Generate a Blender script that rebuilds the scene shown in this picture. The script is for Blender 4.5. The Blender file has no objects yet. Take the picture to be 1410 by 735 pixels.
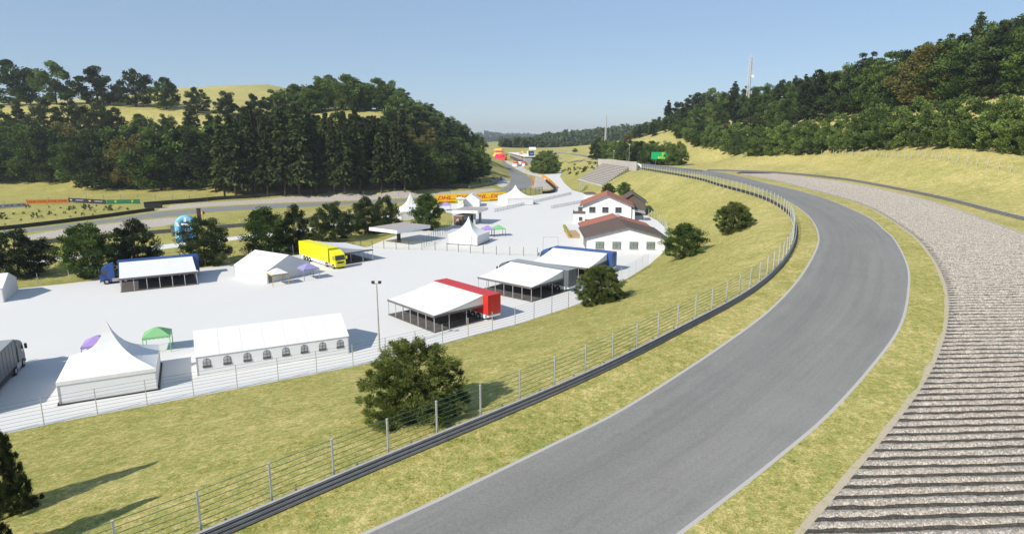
import bpy, math, random
import numpy as np
from mathutils import Vector, Matrix
from mathutils.bvhtree import BVHTree
from mathutils.geometry import delaunay_2d_cdt

random.seed(7)
rng = np.random.default_rng(7)
S = bpy.context.scene
COL = S.collection
R = math.radians

# ------------------------------------------------------------------ camera model (used to lay the plan out from measured bearings)
F, CX, CY = 862.0, 705.0, 367.5
PIT = R(11.8)
H = 27.0
HAZE = .00012
cp, sp = math.cos(PIT), math.sin(PIT)
def ray(u, v):
    a = (u - CX) / F; b = (v - CY) / F
    return (a, cp - b * sp, -sp - b * cp)
def G(u, v, z=0.0):
    r = ray(u, v); t = (z - H) / r[2]
    return (r[0] * t, r[1] * t, z)
def Py(u, v, Y):
    r = ray(u, v); t = Y / r[1]
    return (r[0] * t, Y, H + r[2] * t)
def interp(tab, x):
    return float(np.interp(x, [t[0] for t in tab], [t[1] for t in tab]))
ZT = [(-80, 5.0), (30, 5.5), (60, 7.0), (107, 9.3), (160, 10.6), (226, 11.2), (300, 10.6), (400, 10.0), (900, 10.0)]
def zt(Y): return interp(ZT, Y)
def zp(Y): return max(0.0, 0.012 * (Y - 450))
def Gf(u, v, fn):
    r = ray(u, v); s = r[2] / r[1]
    lo, hi = 3.0, 3.0
    f = lambda Y: H + s * Y - fn(Y)
    while f(hi) > 0 and hi < 1500: hi += 5
    lo = hi - 5
    for _ in range(30):
        m = (lo + hi) / 2
        if f(m) > 0: lo = m
        else: hi = m
    return (r[0] / r[1] * hi, hi, fn(hi))

# ------------------------------------------------------------------ materials
MATS = {}
def nodes(m):
    m.use_nodes = True
    nt = m.node_tree
    return nt, nt.nodes['Principled BSDF']
def lk(nt, a, b): nt.links.new(a, b)
def noise(nt, scale, detail=4, rough=.55, coord=None, dist=0.0):
    n = nt.nodes.new('ShaderNodeTexNoise'); n.inputs['Scale'].default_value = scale
    n.inputs['Detail'].default_value = detail; n.inputs['Roughness'].default_value = rough
    n.inputs['Distortion'].default_value = dist
    if coord is not None: lk(nt, coord, n.inputs['Vector'])
    return n.outputs['Fac']
def ramp(nt, fac, stops):
    r = nt.nodes.new('ShaderNodeValToRGB')
    e = r.color_ramp.elements
    while len(e) < len(stops): e.new(0.5)
    for i, (p, c) in enumerate(stops):
        e[i].position = p; e[i].color = (*c, 1) if len(c) == 3 else c
    lk(nt, fac, r.inputs['Fac']); return r.outputs['Color']
def mixc(nt, fac, a, b, mode='MIX'):
    m = nt.nodes.new('ShaderNodeMix'); m.data_type = 'RGBA'; m.blend_type = mode
    for sock, val in ((m.inputs[0], fac), (m.inputs[6], a), (m.inputs[7], b)):
        if hasattr(val, 'links'): lk(nt, val, sock)
        else: sock.default_value = val if isinstance(val, (int, float)) else (*val, 1)
    return m.outputs[2]
def math_n(nt, op, a, b=None):
    m = nt.nodes.new('ShaderNodeMath'); m.operation = op
    for sock, val in ((m.inputs[0], a), (m.inputs[1], b)):
        if val is None: continue
        if hasattr(val, 'links'): lk(nt, val, sock)
        else: sock.default_value = val
    return m.outputs[0]
def wpos(nt):
    return nt.nodes.new('ShaderNodeNewGeometry').outputs['Position']
def ocoord(nt):
    return nt.nodes.new('ShaderNodeTexCoord').outputs['Object']
def bump(nt, b, h, strength, dist):
    n = nt.nodes.new('ShaderNodeBump'); n.inputs['Strength'].default_value = strength
    n.inputs['Distance'].default_value = dist
    lk(nt, h, n.inputs['Height']); lk(nt, n.outputs['Normal'], b.inputs['Normal'])
def mat(name, col, rough=.6, metal=0.0, var=.12, scale=3.0, spec=.4):
    """a plain surface with a little procedural unevenness"""
    if name in MATS: return MATS[name]
    m = bpy.data.materials.new(name); nt, b = nodes(m)
    f = noise(nt, scale, 5, .6, ocoord(nt))
    lo = tuple(c * (1 - var) for c in col); hi = tuple(min(1, c * (1 + var)) for c in col)
    lk(nt, ramp(nt, f, [(.3, lo), (.7, hi)]), b.inputs['Base Color'])
    b.inputs['Roughness'].default_value = rough; b.inputs['Metallic'].default_value = metal
    b.inputs['Specular IOR Level'].default_value = spec
    MATS[name] = m; return m

def grass_mat(name, base=(.348, .313, .097), scale=1.0):
    m = bpy.data.materials.new(name); nt, b = nodes(m)
    P = wpos(nt)
    big = noise(nt, .05 * scale, 4, .6, P)
    mid = noise(nt, .42, 5, .7, P, .8)
    fin = noise(nt, 1.9, 5, .75, P)
    vfi = noise(nt, 7.5, 3, .8, P)
    hue = noise(nt, 1.15, 5, .75, P, .5); och = noise(nt, 2.6, 4, .8, P, .3)
    b0 = base
    # paler and drier up the slopes
    sp_ = nt.nodes.new('ShaderNodeSeparateXYZ'); lk(nt, P, sp_.inputs[0])
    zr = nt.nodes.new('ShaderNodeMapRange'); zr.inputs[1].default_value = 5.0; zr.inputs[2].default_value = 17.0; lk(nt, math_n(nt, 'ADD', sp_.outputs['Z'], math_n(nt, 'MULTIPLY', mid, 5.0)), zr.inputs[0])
    mul = lambda r_, g_, b_: (b0[0] * r_, b0[1] * g_, b0[2] * b_)
    wsum = lambda x, y, k: math_n(nt, 'ADD', x, math_n(nt, 'MULTIPLY', y, k))
    tot = math_n(nt, 'DIVIDE', wsum(wsum(wsum(math_n(nt, 'MULTIPLY', mid, .6), fin, 1.1), vfi, 1.4), big, .4), 3.5)
    c = ramp(nt, tot, [(.41, mul(.26, .38, .26)), (.465, mul(.74, .83, .70)), (.51, mul(1.02, 1.0, 1.0)), (.56, mul(1.6, 1.5, 2.1))])
    def fac(n_, lo, hi, k):
        f = ramp(nt, n_, [(lo, (0, 0, 0)), (hi, (k, k, k))]); q = nt.nodes.new('ShaderNodeSeparateColor'); lk(nt, f, q.inputs[0]); return q.outputs[0]
    c = mixc(nt, fac(hue, .49, .62, .60), c, mul(.62, .86, .72))
    c = mixc(nt, fac(och, .53, .66, .55), c, mul(1.02, .76, .70))
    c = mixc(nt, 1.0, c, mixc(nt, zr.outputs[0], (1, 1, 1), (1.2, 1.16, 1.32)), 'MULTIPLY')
    lk(nt, c, b.inputs['Base Color']); b.inputs['Roughness'].default_value = .95
    b.inputs['Specular IOR Level'].default_value = .1
    bump(nt, b, math_n(nt, 'ADD', fin, vfi), .4, .10)
    return m
def asphalt_mat(name, base, streak=True):
    m = bpy.data.materials.new(name); nt, b = nodes(m)
    P = wpos(nt)
    big = noise(nt, .11, 5, .65, P, .6); fin = noise(nt, 6.0, 6, .8, P); vf = noise(nt, 40.0, 2, .7, P)
    c = ramp(nt, big, [(.36, tuple(x * .80 for x in base)), (.64, tuple(x * 1.17 for x in base))])
    if streak:
        at = nt.nodes.new('ShaderNodeAttribute'); at.attribute_name = 'lane'
        mp = nt.nodes.new('ShaderNodeMapping'); mp.inputs['Scale'].default_value = (13.0, .03, 1)
        lk(nt, at.outputs['Vector'], mp.inputs['Vector'])
        st = noise(nt, 1.0, 5, .65, mp.outputs['Vector'])
        c = mixc(nt, .42, c, ramp(nt, st, [(.36, tuple(x * .55 for x in base)), (.5, base), (.64, tuple(x * 1.4 for x in base))]))
        sx = nt.nodes.new('ShaderNodeSeparateXYZ'); lk(nt, at.outputs['Vector'], sx.inputs[0])
        rub = ramp(nt, sx.outputs['X'], [(.0, (1.1, 1.08, 1.07)), (.12, (1.0, 1.0, 1.0)), (.3, (.76, .78, .80)), (.48, (.95, .95, .94)), (.7, (1.0, 1.0, .98)), (.9, (1.02, 1.02, 1.03)), (1.0, (1.12, 1.1, 1.1))])
        c = mixc(nt, 1.0, c, rub, 'MULTIPLY')
    c = mixc(nt, .45, c, ramp(nt, fin, [(.36, tuple(x * .55 for x in base)), (.64, tuple(x * 1.45 for x in base))]))
    c = mixc(nt, .25, c, ramp(nt, vf, [(.3, tuple(x * .5 for x in base)), (.72, tuple(x * 1.7 for x in base))]))
    lk(nt, c, b.inputs['Base Color']); b.inputs['Roughness'].default_value = .85
    b.inputs['Specular IOR Level'].default_value = .25
    bump(nt, b, vf, .3, .01)
    return m
def gravel_mat(name, base=(.40, .363, .315)):
    m = bpy.data.materials.new(name); nt, b = nodes(m)
    P = wpos(nt)
    v = nt.nodes.new('ShaderNodeTexVoronoi'); v.inputs['Scale'].default_value = 11.0; lk(nt, P, v.inputs['Vector'])
    sep = nt.nodes.new('ShaderNodeSeparateColor'); lk(nt, v.outputs['Color'], sep.inputs[0])
    c = ramp(nt, sep.outputs[0], [(0, tuple(x * .25 for x in base)), (.35, tuple(x * .75 for x in base)), (.5, (base[0] * 1.0, base[1] * .8, base[2] * .62)), (.62, base), (1, tuple(min(1, x * 2.0) for x in base))])
    f = noise(nt, 14.0, 4, .8, P)
    c = mixc(nt, .4, c, ramp(nt, f, [(.3, tuple(x * .5 for x in base)), (.7, tuple(min(1, x * 1.5) for x in base))]))
    lk(nt, c, b.inputs['Base Color']); b.inputs['Roughness'].default_value = .9
    b.inputs['Specular IOR Level'].default_value = .2
    bump(nt, b, math_n(nt, 'SUBTRACT', f, v.outputs['Distance']), .8, .06)
    return m
def paving_mat(name, base):
    m = bpy.data.materials.new(name); nt, b = nodes(m)
    P = wpos(nt)
    big = noise(nt, .05, 5, .65, P); mid = noise(nt, .6, 5, .7, P); fin = noise(nt, 8, 4, .7, P)
    c = ramp(nt, big, [(.3, tuple(x * .965 for x in base)), (.7, tuple(min(1, x * 1.025) for x in base))])
    c = mixc(nt, .35, c, ramp(nt, mid, [(.3, tuple(x * .95 for x in base)), (.7, tuple(min(1, x * 1.04) for x in base))]))
    c = mixc(nt, .2, c, ramp(nt, fin, [(.3, tuple(x * .88 for x in base)), (.7, tuple(min(1, x * 1.1) for x in base))]))
    lk(nt, c, b.inputs['Base Color']); b.inputs['Roughness'].default_value = .9
    b.inputs['Specular IOR Level'].default_value = .2
    return m
def sand_mat(name, base, grass):
    m = paving_mat(name, base); nt = m.node_tree; b = nt.nodes['Principled BSDF']
    P = wpos(nt); f = noise(nt, 2.4, 6, .8, P)
    src = b.inputs['Base Color'].links[0].from_socket
    k = ramp(nt, f, [(.52, (0, 0, 0)), (.60, (1, 1, 1))]); q = nt.nodes.new('ShaderNodeSeparateColor'); lk(nt, k, q.inputs[0])
    lk(nt, mixc(nt, math_n(nt, 'MULTIPLY', q.outputs[0], .8), src, grass), b.inputs['Base Color'])
    return m
def leaf_mat(name, dark, light, trans=.22, rnd=.35, warm=None):
    """foliage: leaf clumps vary in colour (attribute), each tree a little too (object random)"""
    m = bpy.data.materials.new(name); nt, b = nodes(m)
    at = nt.nodes.new('ShaderNodeAttribute'); at.attribute_name = 'tint'
    oi = nt.nodes.new('ShaderNodeObjectInfo')
    f = math_n(nt, 'ADD', math_n(nt, 'MULTIPLY', at.outputs['Fac'], 1 - rnd), math_n(nt, 'MULTIPLY', oi.outputs['Random'], rnd))
    c = ramp(nt, f, [(.15, dark), (.85, light)])
    if warm:
        w = ramp(nt, oi.outputs['Random'], [(.84, (0, 0, 0)), (.88, (1, 1, 1))])
        sw = nt.nodes.new('ShaderNodeSeparateColor'); lk(nt, w, sw.inputs[0])
        c = mixc(nt, math_n(nt, 'MULTIPLY', sw.outputs[0], .7), c, warm)
    lk(nt, c, b.inputs['Base Color']); b.inputs['Roughness'].default_value = .7
    b.inputs['Specular IOR Level'].default_value = .15
    tr = nt.nodes.new('ShaderNodeBsdfTranslucent'); lk(nt, c, tr.inputs['Color'])
    ms = nt.nodes.new('ShaderNodeMixShader'); ms.inputs[0].default_value = trans
    out = nt.nodes['Material Output']
    lk(nt, b.outputs[0], ms.inputs[1]); lk(nt, tr.outputs[0], ms.inputs[2]); lk(nt, ms.outputs[0], out.inputs['Surface'])
    return m
def tile_mat(name, base):
    m = bpy.data.materials.new(name); nt, b = nodes(m)
    oc = ocoord(nt)
    w = nt.nodes.new('ShaderNodeTexWave'); w.inputs['Scale'].default_value = 1.1; w.inputs['Distortion'].default_value = .5
    w.wave_type = 'BANDS'; w.bands_direction = 'Y'; lk(nt, oc, w.inputs['Vector'])
    f = noise(nt, 2.5, 5, .7, oc)
    c = ramp(nt, f, [(.3, tuple(x * .72 for x in base)), (.7, tuple(x * 1.25 for x in base))])
    c = mixc(nt, .3, c, ramp(nt, w.outputs['Fac'], [(0, tuple(x * .5 for x in base)), (.4, base)]))
    lk(nt, c, b.inputs['Base Color']); b.inputs['Roughness'].default_value = .85
    bump(nt, b, w.outputs['Fac'], .5, .05)
    return m
def wood_mat(name, base):
    m = bpy.data.materials.new(name); nt, b = nodes(m)
    oc = ocoord(nt)
    w = nt.nodes.new('ShaderNodeTexWave'); w.inputs['Scale'].default_value = 1.3; w.bands_direction = 'Z'; w.inputs['Distortion'].default_value = .4
    lk(nt, oc, w.inputs['Vector'])
    c = ramp(nt, w.outputs['Fac'], [(0, tuple(x * .35 for x in base)), (.25, base), (.8, tuple(x * 1.4 for x in base))])
    lk(nt, c, b.inputs['Base Color']); b.inputs['Roughness'].default_value = .8
    return m

M = dict(
    grass=grass_mat('dry grass'), hillgrass=grass_mat('hill grass', (.348, .313, .097), .5),
    asphalt=asphalt_mat('asphalt', (.212, .207, .195)), asphalt_l=asphalt_mat('asphalt lower', (.21, .211, .202), False),
    gravel=gravel_mat('gravel'), gravel_l=gravel_mat('gravel pale', (.46, .42, .37)),
    paving=paving_mat('pale paving', (.63, .622, .61)), line=paving_mat('edge line', (.43, .41, .395)),
    furrow_shade=gravel_mat('dark furrow shade', (.085, .076, .064)), sand=sand_mat('sandy edge', (.45, .385, .29), (.34, .31, .11)), farpave=paving_mat('pale road', (.5, .49, .48)),  # the dark gravel tone has the furrow shade put into its colour
    fabric=mat('white tent fabric', (.71, .71, .715), .6, var=.03, scale=.5), fabric2=mat('off white fabric', (.70, .69, .67), .7, var=.05),
    dark=mat('dark plastic', (.02, .02, .022), .5), black=mat('black rubber', (.012, .012, .014), .8),
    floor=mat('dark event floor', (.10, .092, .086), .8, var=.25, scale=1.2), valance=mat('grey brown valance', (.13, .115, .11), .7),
    steel=mat('galvanised steel', (.42, .41, .425), .45, .15, .15, 2.0), steel_d=mat('dark galvanised steel', (.17, .175, .19), .45, .4, .2, 2.0),
    post=mat('fence post paint', (.55, .55, .56), .5, .3), wire=mat('green wire', (.09, .17, .14), .5, .3),
    greenpost=mat('dark green post', (.03, .07, .055), .5), yellowmesh=mat('pale yellow wire', (.62, .58, .22), .6),
    blue=mat('blue truck paint', (.03, .08, .27), .35, var=.05), red=mat('red trailer paint', (.52, .028, .02), .4, var=.06),
    yellow=mat('yellow truck paint', (.80, .74, .01), .4, var=.04), grey=mat('grey trailer paint', (.30, .31, .32), .45, var=.06),
    greydk=mat('slate trailer paint', (.10, .115, .13), .45, var=.08), white=mat('white paint', (.78, .78, .78), .5, var=.03),
    wall=mat('white render', (.68, .68, .68), .85, var=.04, scale=.8), glass=mat('dark glass', (.03, .04, .045), .08, spec=.8, var=.3),
    pane=mat('pale window glass', (.16, .21, .19), .12, spec=.7, var=.3), frame=mat('brown window frame', (.10, .085, .07), .6),
    tile=tile_mat('orange roof tiles', (.36, .13, .075)), tileb=tile_mat('brown roof tiles', (.115, .078, .062)),
    wood=wood_mat('brown boards', (.16, .085, .05)), tan=mat('tan deck boards', (.42, .29, .15), .8),
    lilac=mat('lilac canopy fabric', (.34, .24, .52), .7, var=.06), green=mat('green canopy fabric', (.20, .44, .20), .7, var=.06),
    violet=mat('violet grey fabric', (.26, .25, .46), .7, var=.06), gold=mat('ochre valance', (.34, .25, .05), .7),
    concrete=mat('pale concrete', (.46, .43, .39), .9, var=.15, scale=.6), slab=mat('grey roof felt', (.36, .33, .32), .9, var=.1),
    trunk=mat('bark', (.07, .05, .038), .9, var=.3, scale=4), lamp=mat('lamp glass', (.6, .6, .6), .3),
    polep=mat('pale green grey pole', (.36, .36, .30), .6), orange=mat('orange board', (.75, .30, .01), .6, var=.05),
    dhly=mat('yellow board', (.80, .50, .0), .6, var=.03), dhlr=mat('red lettering', (.62, .01, .015), .6, var=.03),
    orangeb=mat('dull orange board', (.48, .17, .02), .6), lettr=mat('dark red lettering', (.36, .012, .012), .6),
    whiteb=mat('pale blue white board', (.46, .48, .58), .6), navy=mat('navy board', (.012, .016, .035), .5),
    lettw=mat('pale lettering', (.45, .46, .5), .6), goldm=mat('gold emblem', (.55, .36, .07), .5),
    greenb=mat('dark green board', (.008, .13, .055), .6), rolex=mat('bright green board', (.0, .36, .12), .6, var=.04),
    lime=mat('yellow green lettering', (.62, .66, .02), .6), limel=mat('lime lettering', (.3, .62, .06), .6),
    cyan=mat('sky blue inflatable', (.17, .50, .70), .45, var=.06), azure=mat('mid blue inflatable', (.05, .17, .52), .45),
    magenta=mat('magenta stand', (.65, .02, .16), .6), redst=mat('red stand', (.62, .06, .04), .6), yellowst=mat('yellow stand', (.75, .50, .03), .6),
    flower=mat('planter flowers', (.32, .30, .06), .9, var=.6, scale=14), kerbr=mat('red kerb paint', (.5, .08, .06), .7),
    leaf_dark=leaf_mat('dark tree foliage', (.009, .018, .008), (.075, .108, .030), rnd=.45),
    leaf_mid=leaf_mat('mid green foliage', (.030, .060, .014), (.17, .25, .052), trans=.3, rnd=.45, warm=(.17, .125, .04)),
    leaf_spruce=leaf_mat('spruce needles', (.010, .020, .008), (.085, .112, .030), .15),
    leaf_bush=leaf_mat('bush sprays', (.030, .052, .013), (.20, .235, .06), .25),
    leaf_row=leaf_mat('row tree foliage', (.040, .072, .018), (.23, .31, .075), trans=.3, rnd=.4),
    leaf_far=leaf_mat('far wood foliage', (.014, .030, .014), (.08, .115, .035), .1),
    shrub=leaf_mat('shrub leaves', (.02, .04, .015), (.075, .115, .03), .15),
)

# ------------------------------------------------------------------ mesh helpers
class MB:
    def __init__(s): s.v = []; s.f = []
    def add(s, vs, fs):
        o = len(s.v); s.v += [tuple(map(float, p)) for p in vs]; s.f += [tuple(i + o for i in f) for f in fs]; return s
    def box(s, c, d, rz=0.0, taper=1.0):
        x, y, z = (k / 2 for k in d); ca, sa = math.cos(rz), math.sin(rz)
        vs = []
        for sz in (-1, 1):
            t = taper if sz > 0 else 1
            for sx, sy in ((-1, -1), (1, -1), (1, 1), (-1, 1)):
                px, py = sx * x * t, sy * y * t
                vs.append((c[0] + px * ca - py * sa, c[1] + px * sa + py * ca, c[2] + sz * z))
        return s.add(vs, [(3, 2, 1, 0), (4, 5, 6, 7), (0, 1, 5, 4), (1, 2, 6, 5), (2, 3, 7, 6), (3, 0, 4, 7)])
    def prism(s, poly, vec):
        """closed solid: a 3D polygon swept along vec"""
        n = len(poly); vec = Vector(vec)
        vs = [tuple(p) for p in poly] + [tuple(Vector(p) + vec) for p in poly]
        fs = [tuple(range(n))[::-1], tuple(range(n, 2 * n))] + [(i, (i + 1) % n, n + (i + 1) % n, n + i) for i in range(n)]
        return s.add(vs, fs)
    def tube(s, a, b, r, n=6, r2=None):
        a, b = Vector(a), Vector(b); d = (b - a)
        if d.length < 1e-6: return s
        d.normalize(); x = d.orthogonal().normalized(); y = d.cross(x); r2 = r if r2 is None else r2
        vs = [tuple(a + (x * math.cos(2 * math.pi * i / n) + y * math.sin(2 * math.pi * i / n)) * r) for i in range(n)]
        vs += [tuple(b + (x * math.cos(2 * math.pi * i / n) + y * math.sin(2 * math.pi * i / n)) * r2) for i in range(n)]
        return s.add(vs, [(i, (i + 1) % n, n + (i + 1) % n, n + i) for i in range(n)] + [tuple(range(n))[::-1], tuple(range(n, 2 * n))])
    def path(s, pts, r, n=4):
        for a, b in zip(pts[:-1], pts[1:]): s.tube(a, b, r, n)
        return s
    def sheet(s, a, b, c, d, t):
        """a thin slab with the four corners a b c d and thickness t (downwards along its normal)"""
        a, b, c, d = map(Vector, (a, b, c, d)); nrm = (b - a).cross(d - a).normalized()
        return s.prism([a, b, c, d], -nrm * t)
    def cyl_x(s, c, r, w, n=14):
        """a wheel lying with its axis along local y"""
        return s.tube((c[0], c[1] - w / 2, c[2]), (c[0], c[1] + w / 2, c[2]), r, n)
    def build(s, name, m, parent=None, smooth=False):
        me = bpy.data.meshes.new(name); me.from_pydata(s.v, [], s.f); me.update()
        me.materials.append(m)
        if smooth: me.polygons.foreach_set('use_smooth', [True] * len(me.polygons))
        o = bpy.data.objects.new(name, me); COL.objects.link(o)
        if parent is not None: o.parent = parent
        return o
def tag(o, label=None, cat=None, group=None, kind=None):
    if label: o['label'] = label
    if cat: o['category'] = cat
    if group: o['group'] = group
    if kind: o['kind'] = kind
    return o
def thing(name, label, cat, loc=(0, 0, 0), rz=0.0, group=None):
    o = bpy.data.objects.new(name, None); COL.objects.link(o)
    o.location = loc; o.rotation_euler = (0, 0, rz)
    return tag(o, label, cat, group)
def dup(root, loc, rz, scale=None, label=None, group=None):
    r = root.copy(); COL.objects.link(r); r.location = loc; r.rotation_euler = (0, 0, rz)
    if scale is not None: r.scale = scale
    if label: r['label'] = label
    if group: r['group'] = group
    for ch in KIDS.get(root.name, list(root.children)):
        c = ch.copy(); COL.objects.link(c); c.parent = r
        for g in ch.children:
            d = g.copy(); COL.objects.link(d); d.parent = c
    return r
KIDS = {}
def text_mesh(body, size, parent, loc, m, name='lettering', shear=0.0, bold=0.0, sx=1.0, align='CENTER', rot=(math.pi / 2, 0, 0)):
    cu = bpy.data.curves.new('lettering', 'FONT'); cu.body = body; cu.size = size; cu.shear = shear; cu.offset = bold
    cu.extrude = .012; cu.align_x = align; cu.align_y = 'CENTER'; cu.resolution_u = 3
    tmp = bpy.data.objects.new('lettering', cu); COL.objects.link(tmp)
    me = bpy.data.meshes.new_from_object(tmp); bpy.data.objects.remove(tmp); bpy.data.curves.remove(cu)
    me.name = name; me.materials.clear(); me.materials.append(m)
    o = bpy.data.objects.new(name, me); COL.objects.link(o); o.parent = parent
    o.location = loc; o.rotation_euler = rot; o.scale = (sx, 1, 1)
    return o

# ------------------------------------------------------------------ plan lines
def resample(pts, step):
    p = np.array([q[:2] for q in pts], float)
    seg = np.hypot(*np.diff(p, axis=0).T); L = np.concatenate([[0], np.cumsum(seg)])
    n = max(2, int(round(L[-1] / step)) + 1); t = np.linspace(0, L[-1], n)
    return np.c_[np.interp(t, L, p[:, 0]), np.interp(t, L, p[:, 1])]
def smooth_line(pts, step):
    """Catmull-Rom through the points, resampled"""
    p = np.array([q[:2] for q in pts], float); P = np.vstack([2 * p[0] - p[1], p, 2 * p[-1] - p[-2]])
    out = []
    for i in range(1, len(P) - 2):
        a, b, c, d = P[i - 1], P[i], P[i + 1], P[i + 2]
        for t in np.linspace(0, 1, 9)[:-1]:
            out.append(.5 * (2 * b + (c - a) * t + (2 * a - 5 * b + 4 * c - d) * t * t + (3 * b - a - 3 * c + d) * t ** 3))
    out.append(P[-2])
    return resample(out, step)
def ext(line, d):
    """lengthen the first end of a line by d metres"""
    a = line[0]; t = (line[0] - line[min(4, len(line) - 1)]); t /= np.hypot(*t)
    extra = [a + t * k for k in np.arange(d, 0, -3.0)]
    return np.vstack([extra, line])
def offset(line, d):
    """offset to the left of travel by d"""
    t = np.gradient(line, axis=0); t /= np.hypot(t[:, 0], t[:, 1])[:, None]
    return line + np.c_[-t[:, 1], t[:, 0]] * d
T = lambda L: [Gf(u, v, zt) for u, v in L]
B = lambda L: [Gf(u, v, zp) for u, v in L]

trackL = smooth_line(T([(497, 735), (620, 678), (740, 620), (842, 570), (920, 523), (1000, 470), (1060, 425), (1100, 382), (1122, 345), (1126, 325), (1119, 306), (1105, 291), (1085, 278), (1052, 263), (1012, 250), (960, 240), (905, 232.5), (872, 229.6), (824, 221.5), (796, 214.5), (765, 210.8), (735, 208.6)]), 2.5)
trackR = smooth_line(T([(944, 732), (1002, 687), (1073, 631), (1143, 571), (1204, 503), (1241, 450), (1252, 405), (1251, 366), (1233, 330), (1218, 316), (1200, 301), (1169, 286), (1124, 269), (1087, 259), (1049, 250.5), (1012, 241), (975, 235), (920, 229.3), (880, 226.3), (830, 219.2), (800, 213), (768, 209.8), (735, 207.9)]), 2.5)
gravL = smooth_line(T([(1113, 727), (1153, 682), (1193, 631), (1234, 586), (1274, 536), (1294, 495), (1307, 450), (1309, 420), (1301, 380), (1267, 330), (1237, 309), (1200, 286), (1151, 270), (1105, 258), (1049, 245), (1010, 238.2)]), 2.5)
gravR = smooth_line([(112, 30), (108, 60)] + T([(1480, 345), (1410, 322), (1369, 307), (1312, 286), (1256, 270), (1181, 254), (1105, 243), (1049, 237.3), (1018, 236.6)]), 2.5)
railR = smooth_line([(125, 30), (122, 62)] + T([(1480, 327), (1410, 306), (1350, 287), (1282, 271), (1218, 258), (1162, 248), (1105, 241), (1068, 238), (1030, 236.2), (974, 235.2)]), 2.5)
railL = smooth_line(T([(310, 737), (411, 691), (531, 641), (614, 606), (700, 571), (770, 541), (831, 513), (901, 478), (952, 450), (1007, 422), (1050, 393), (1080, 362), (1093, 338), (1096, 318), (1091, 302), (1080, 290), (1060, 278), (1030, 267), (993, 257), (955, 246), (917, 239), (884, 233.3)]), 2.0)
trackL, trackR, gravL, gravR, railR, railL = (ext(l, 36) for l in (trackL, trackR, gravL, gravR, railR, railL))

def relax(l, k):
    l = l.copy()
    for _ in range(k): l[1:-1] = l[1:-1] * .5 + (l[:-2] + l[2:]) * .25
    return l
railR, gravR, gravL, railL = relax(railR, 160), relax(gravR, 40), relax(gravL, 25), relax(railL, 12)
pad_px = [(-300, 665), (-120, 624), (0, 598), (100, 577), (200, 558), (300, 540), (400, 521), (500, 502), (560, 487), (623, 470), (640, 466), (708, 448), (793, 420), (861, 385), (892, 366), (914, 347), (921, 332), (916, 314), (905, 304), (893, 298), (870, 285), (838, 274), (810, 268), (788, 262), (777, 252), (771, 243), (774, 237), (769, 231.5), (764, 234), (766, 239.5), (747, 240.5), (749, 246), (757, 253), (766, 262), (760, 264.5), (745, 268), (722, 270.5), (700, 274), (690, 276.3), (640, 279.5), (599, 281.5), (604, 291), (623, 293), (624, 309.5), (609, 315), (560, 319), (530, 330), (506, 340), (483, 341.5), (404, 351.5), (382, 354.5), (346, 360), (284, 368), (140, 385), (77, 392), (26, 397), (-80, 414), (-250, 440)]
pad = [G(u, v, 0)[:2] for u, v in pad_px]
ltrack = [p[:2] for p in B([(-180, 338), (0, 319), (64, 312), (149, 302), (213, 292.5), (300, 285), (340, 282.5), (420, 279.5), (500, 276.5), (568, 273.5), (620, 271), (660, 267.5), (686, 263.5), (698, 258), (703.5, 251), (704.5, 246), (699.5, 237), (694, 228), (689.5, 220.5), (688, 217.3), (690, 217.3), (696.5, 224), (711, 233.2), (722, 239), (727.5, 243.4), (732.5, 250), (732, 255), (725, 260), (714, 263.5), (700, 268.5), (660, 273), (620, 276), (568, 278.5), (500, 281), (420, 285), (340, 289), (300, 291.5), (255, 296), (191, 302), (149, 307), (85, 314), (0, 325), (-180, 345)])]
ggrav1 = [p[:2] for p in B([(20, 327.5), (85, 315.5), (149, 308.5), (200, 303), (244, 298.5), (244, 304), (235, 310), (192, 315), (140, 321), (85, 326), (28, 331)])]
ggrav2 = [p[:2] for p in B([(214, 291), (250, 287), (300, 283.2), (340, 281), (420, 278), (500, 275), (568, 272), (640, 268.2), (686, 261.8), (680, 258.8), (650, 262.4), (600, 265.6), (536, 268), (470, 269.8), (400, 272.6), (340, 275.6), (300, 277.8), (250, 281.5), (222, 286)])]
ggrav3 = [p[:2] for p in B([(737, 243.2), (748, 245), (756, 252.5), (762, 258), (757, 261), (738, 260.5), (731, 260), (734.5, 255), (736, 250)])]
apron = [p[:2] for p in B([(683, 255.5), (690, 250), (702.8, 250), (698, 256), (690, 258.3)])]
pitlane = [p[:2] for p in B([(694, 219.5), (716, 227), (730, 234), (747, 240), (746, 244.5), (727, 240), (713, 233), (700, 225)])]
path_top = [(-100, 373), (55, 355), (100, 350.5), (215, 338), (245, 334.5), (330, 325), (430, 313), (490, 302.5), (560, 293.5), (602, 288.5)]
path_pl = [p[:2] for p in B(path_top + [(u, v + (6 if v > 330 else 4.5)) for u, v in path_top[::-1]])]
kerb_h = [p[:2] for p in B([(728.2, 243.2), (733.2, 250), (733, 255), (735, 255), (735.3, 250), (730, 243.2)])]

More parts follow.
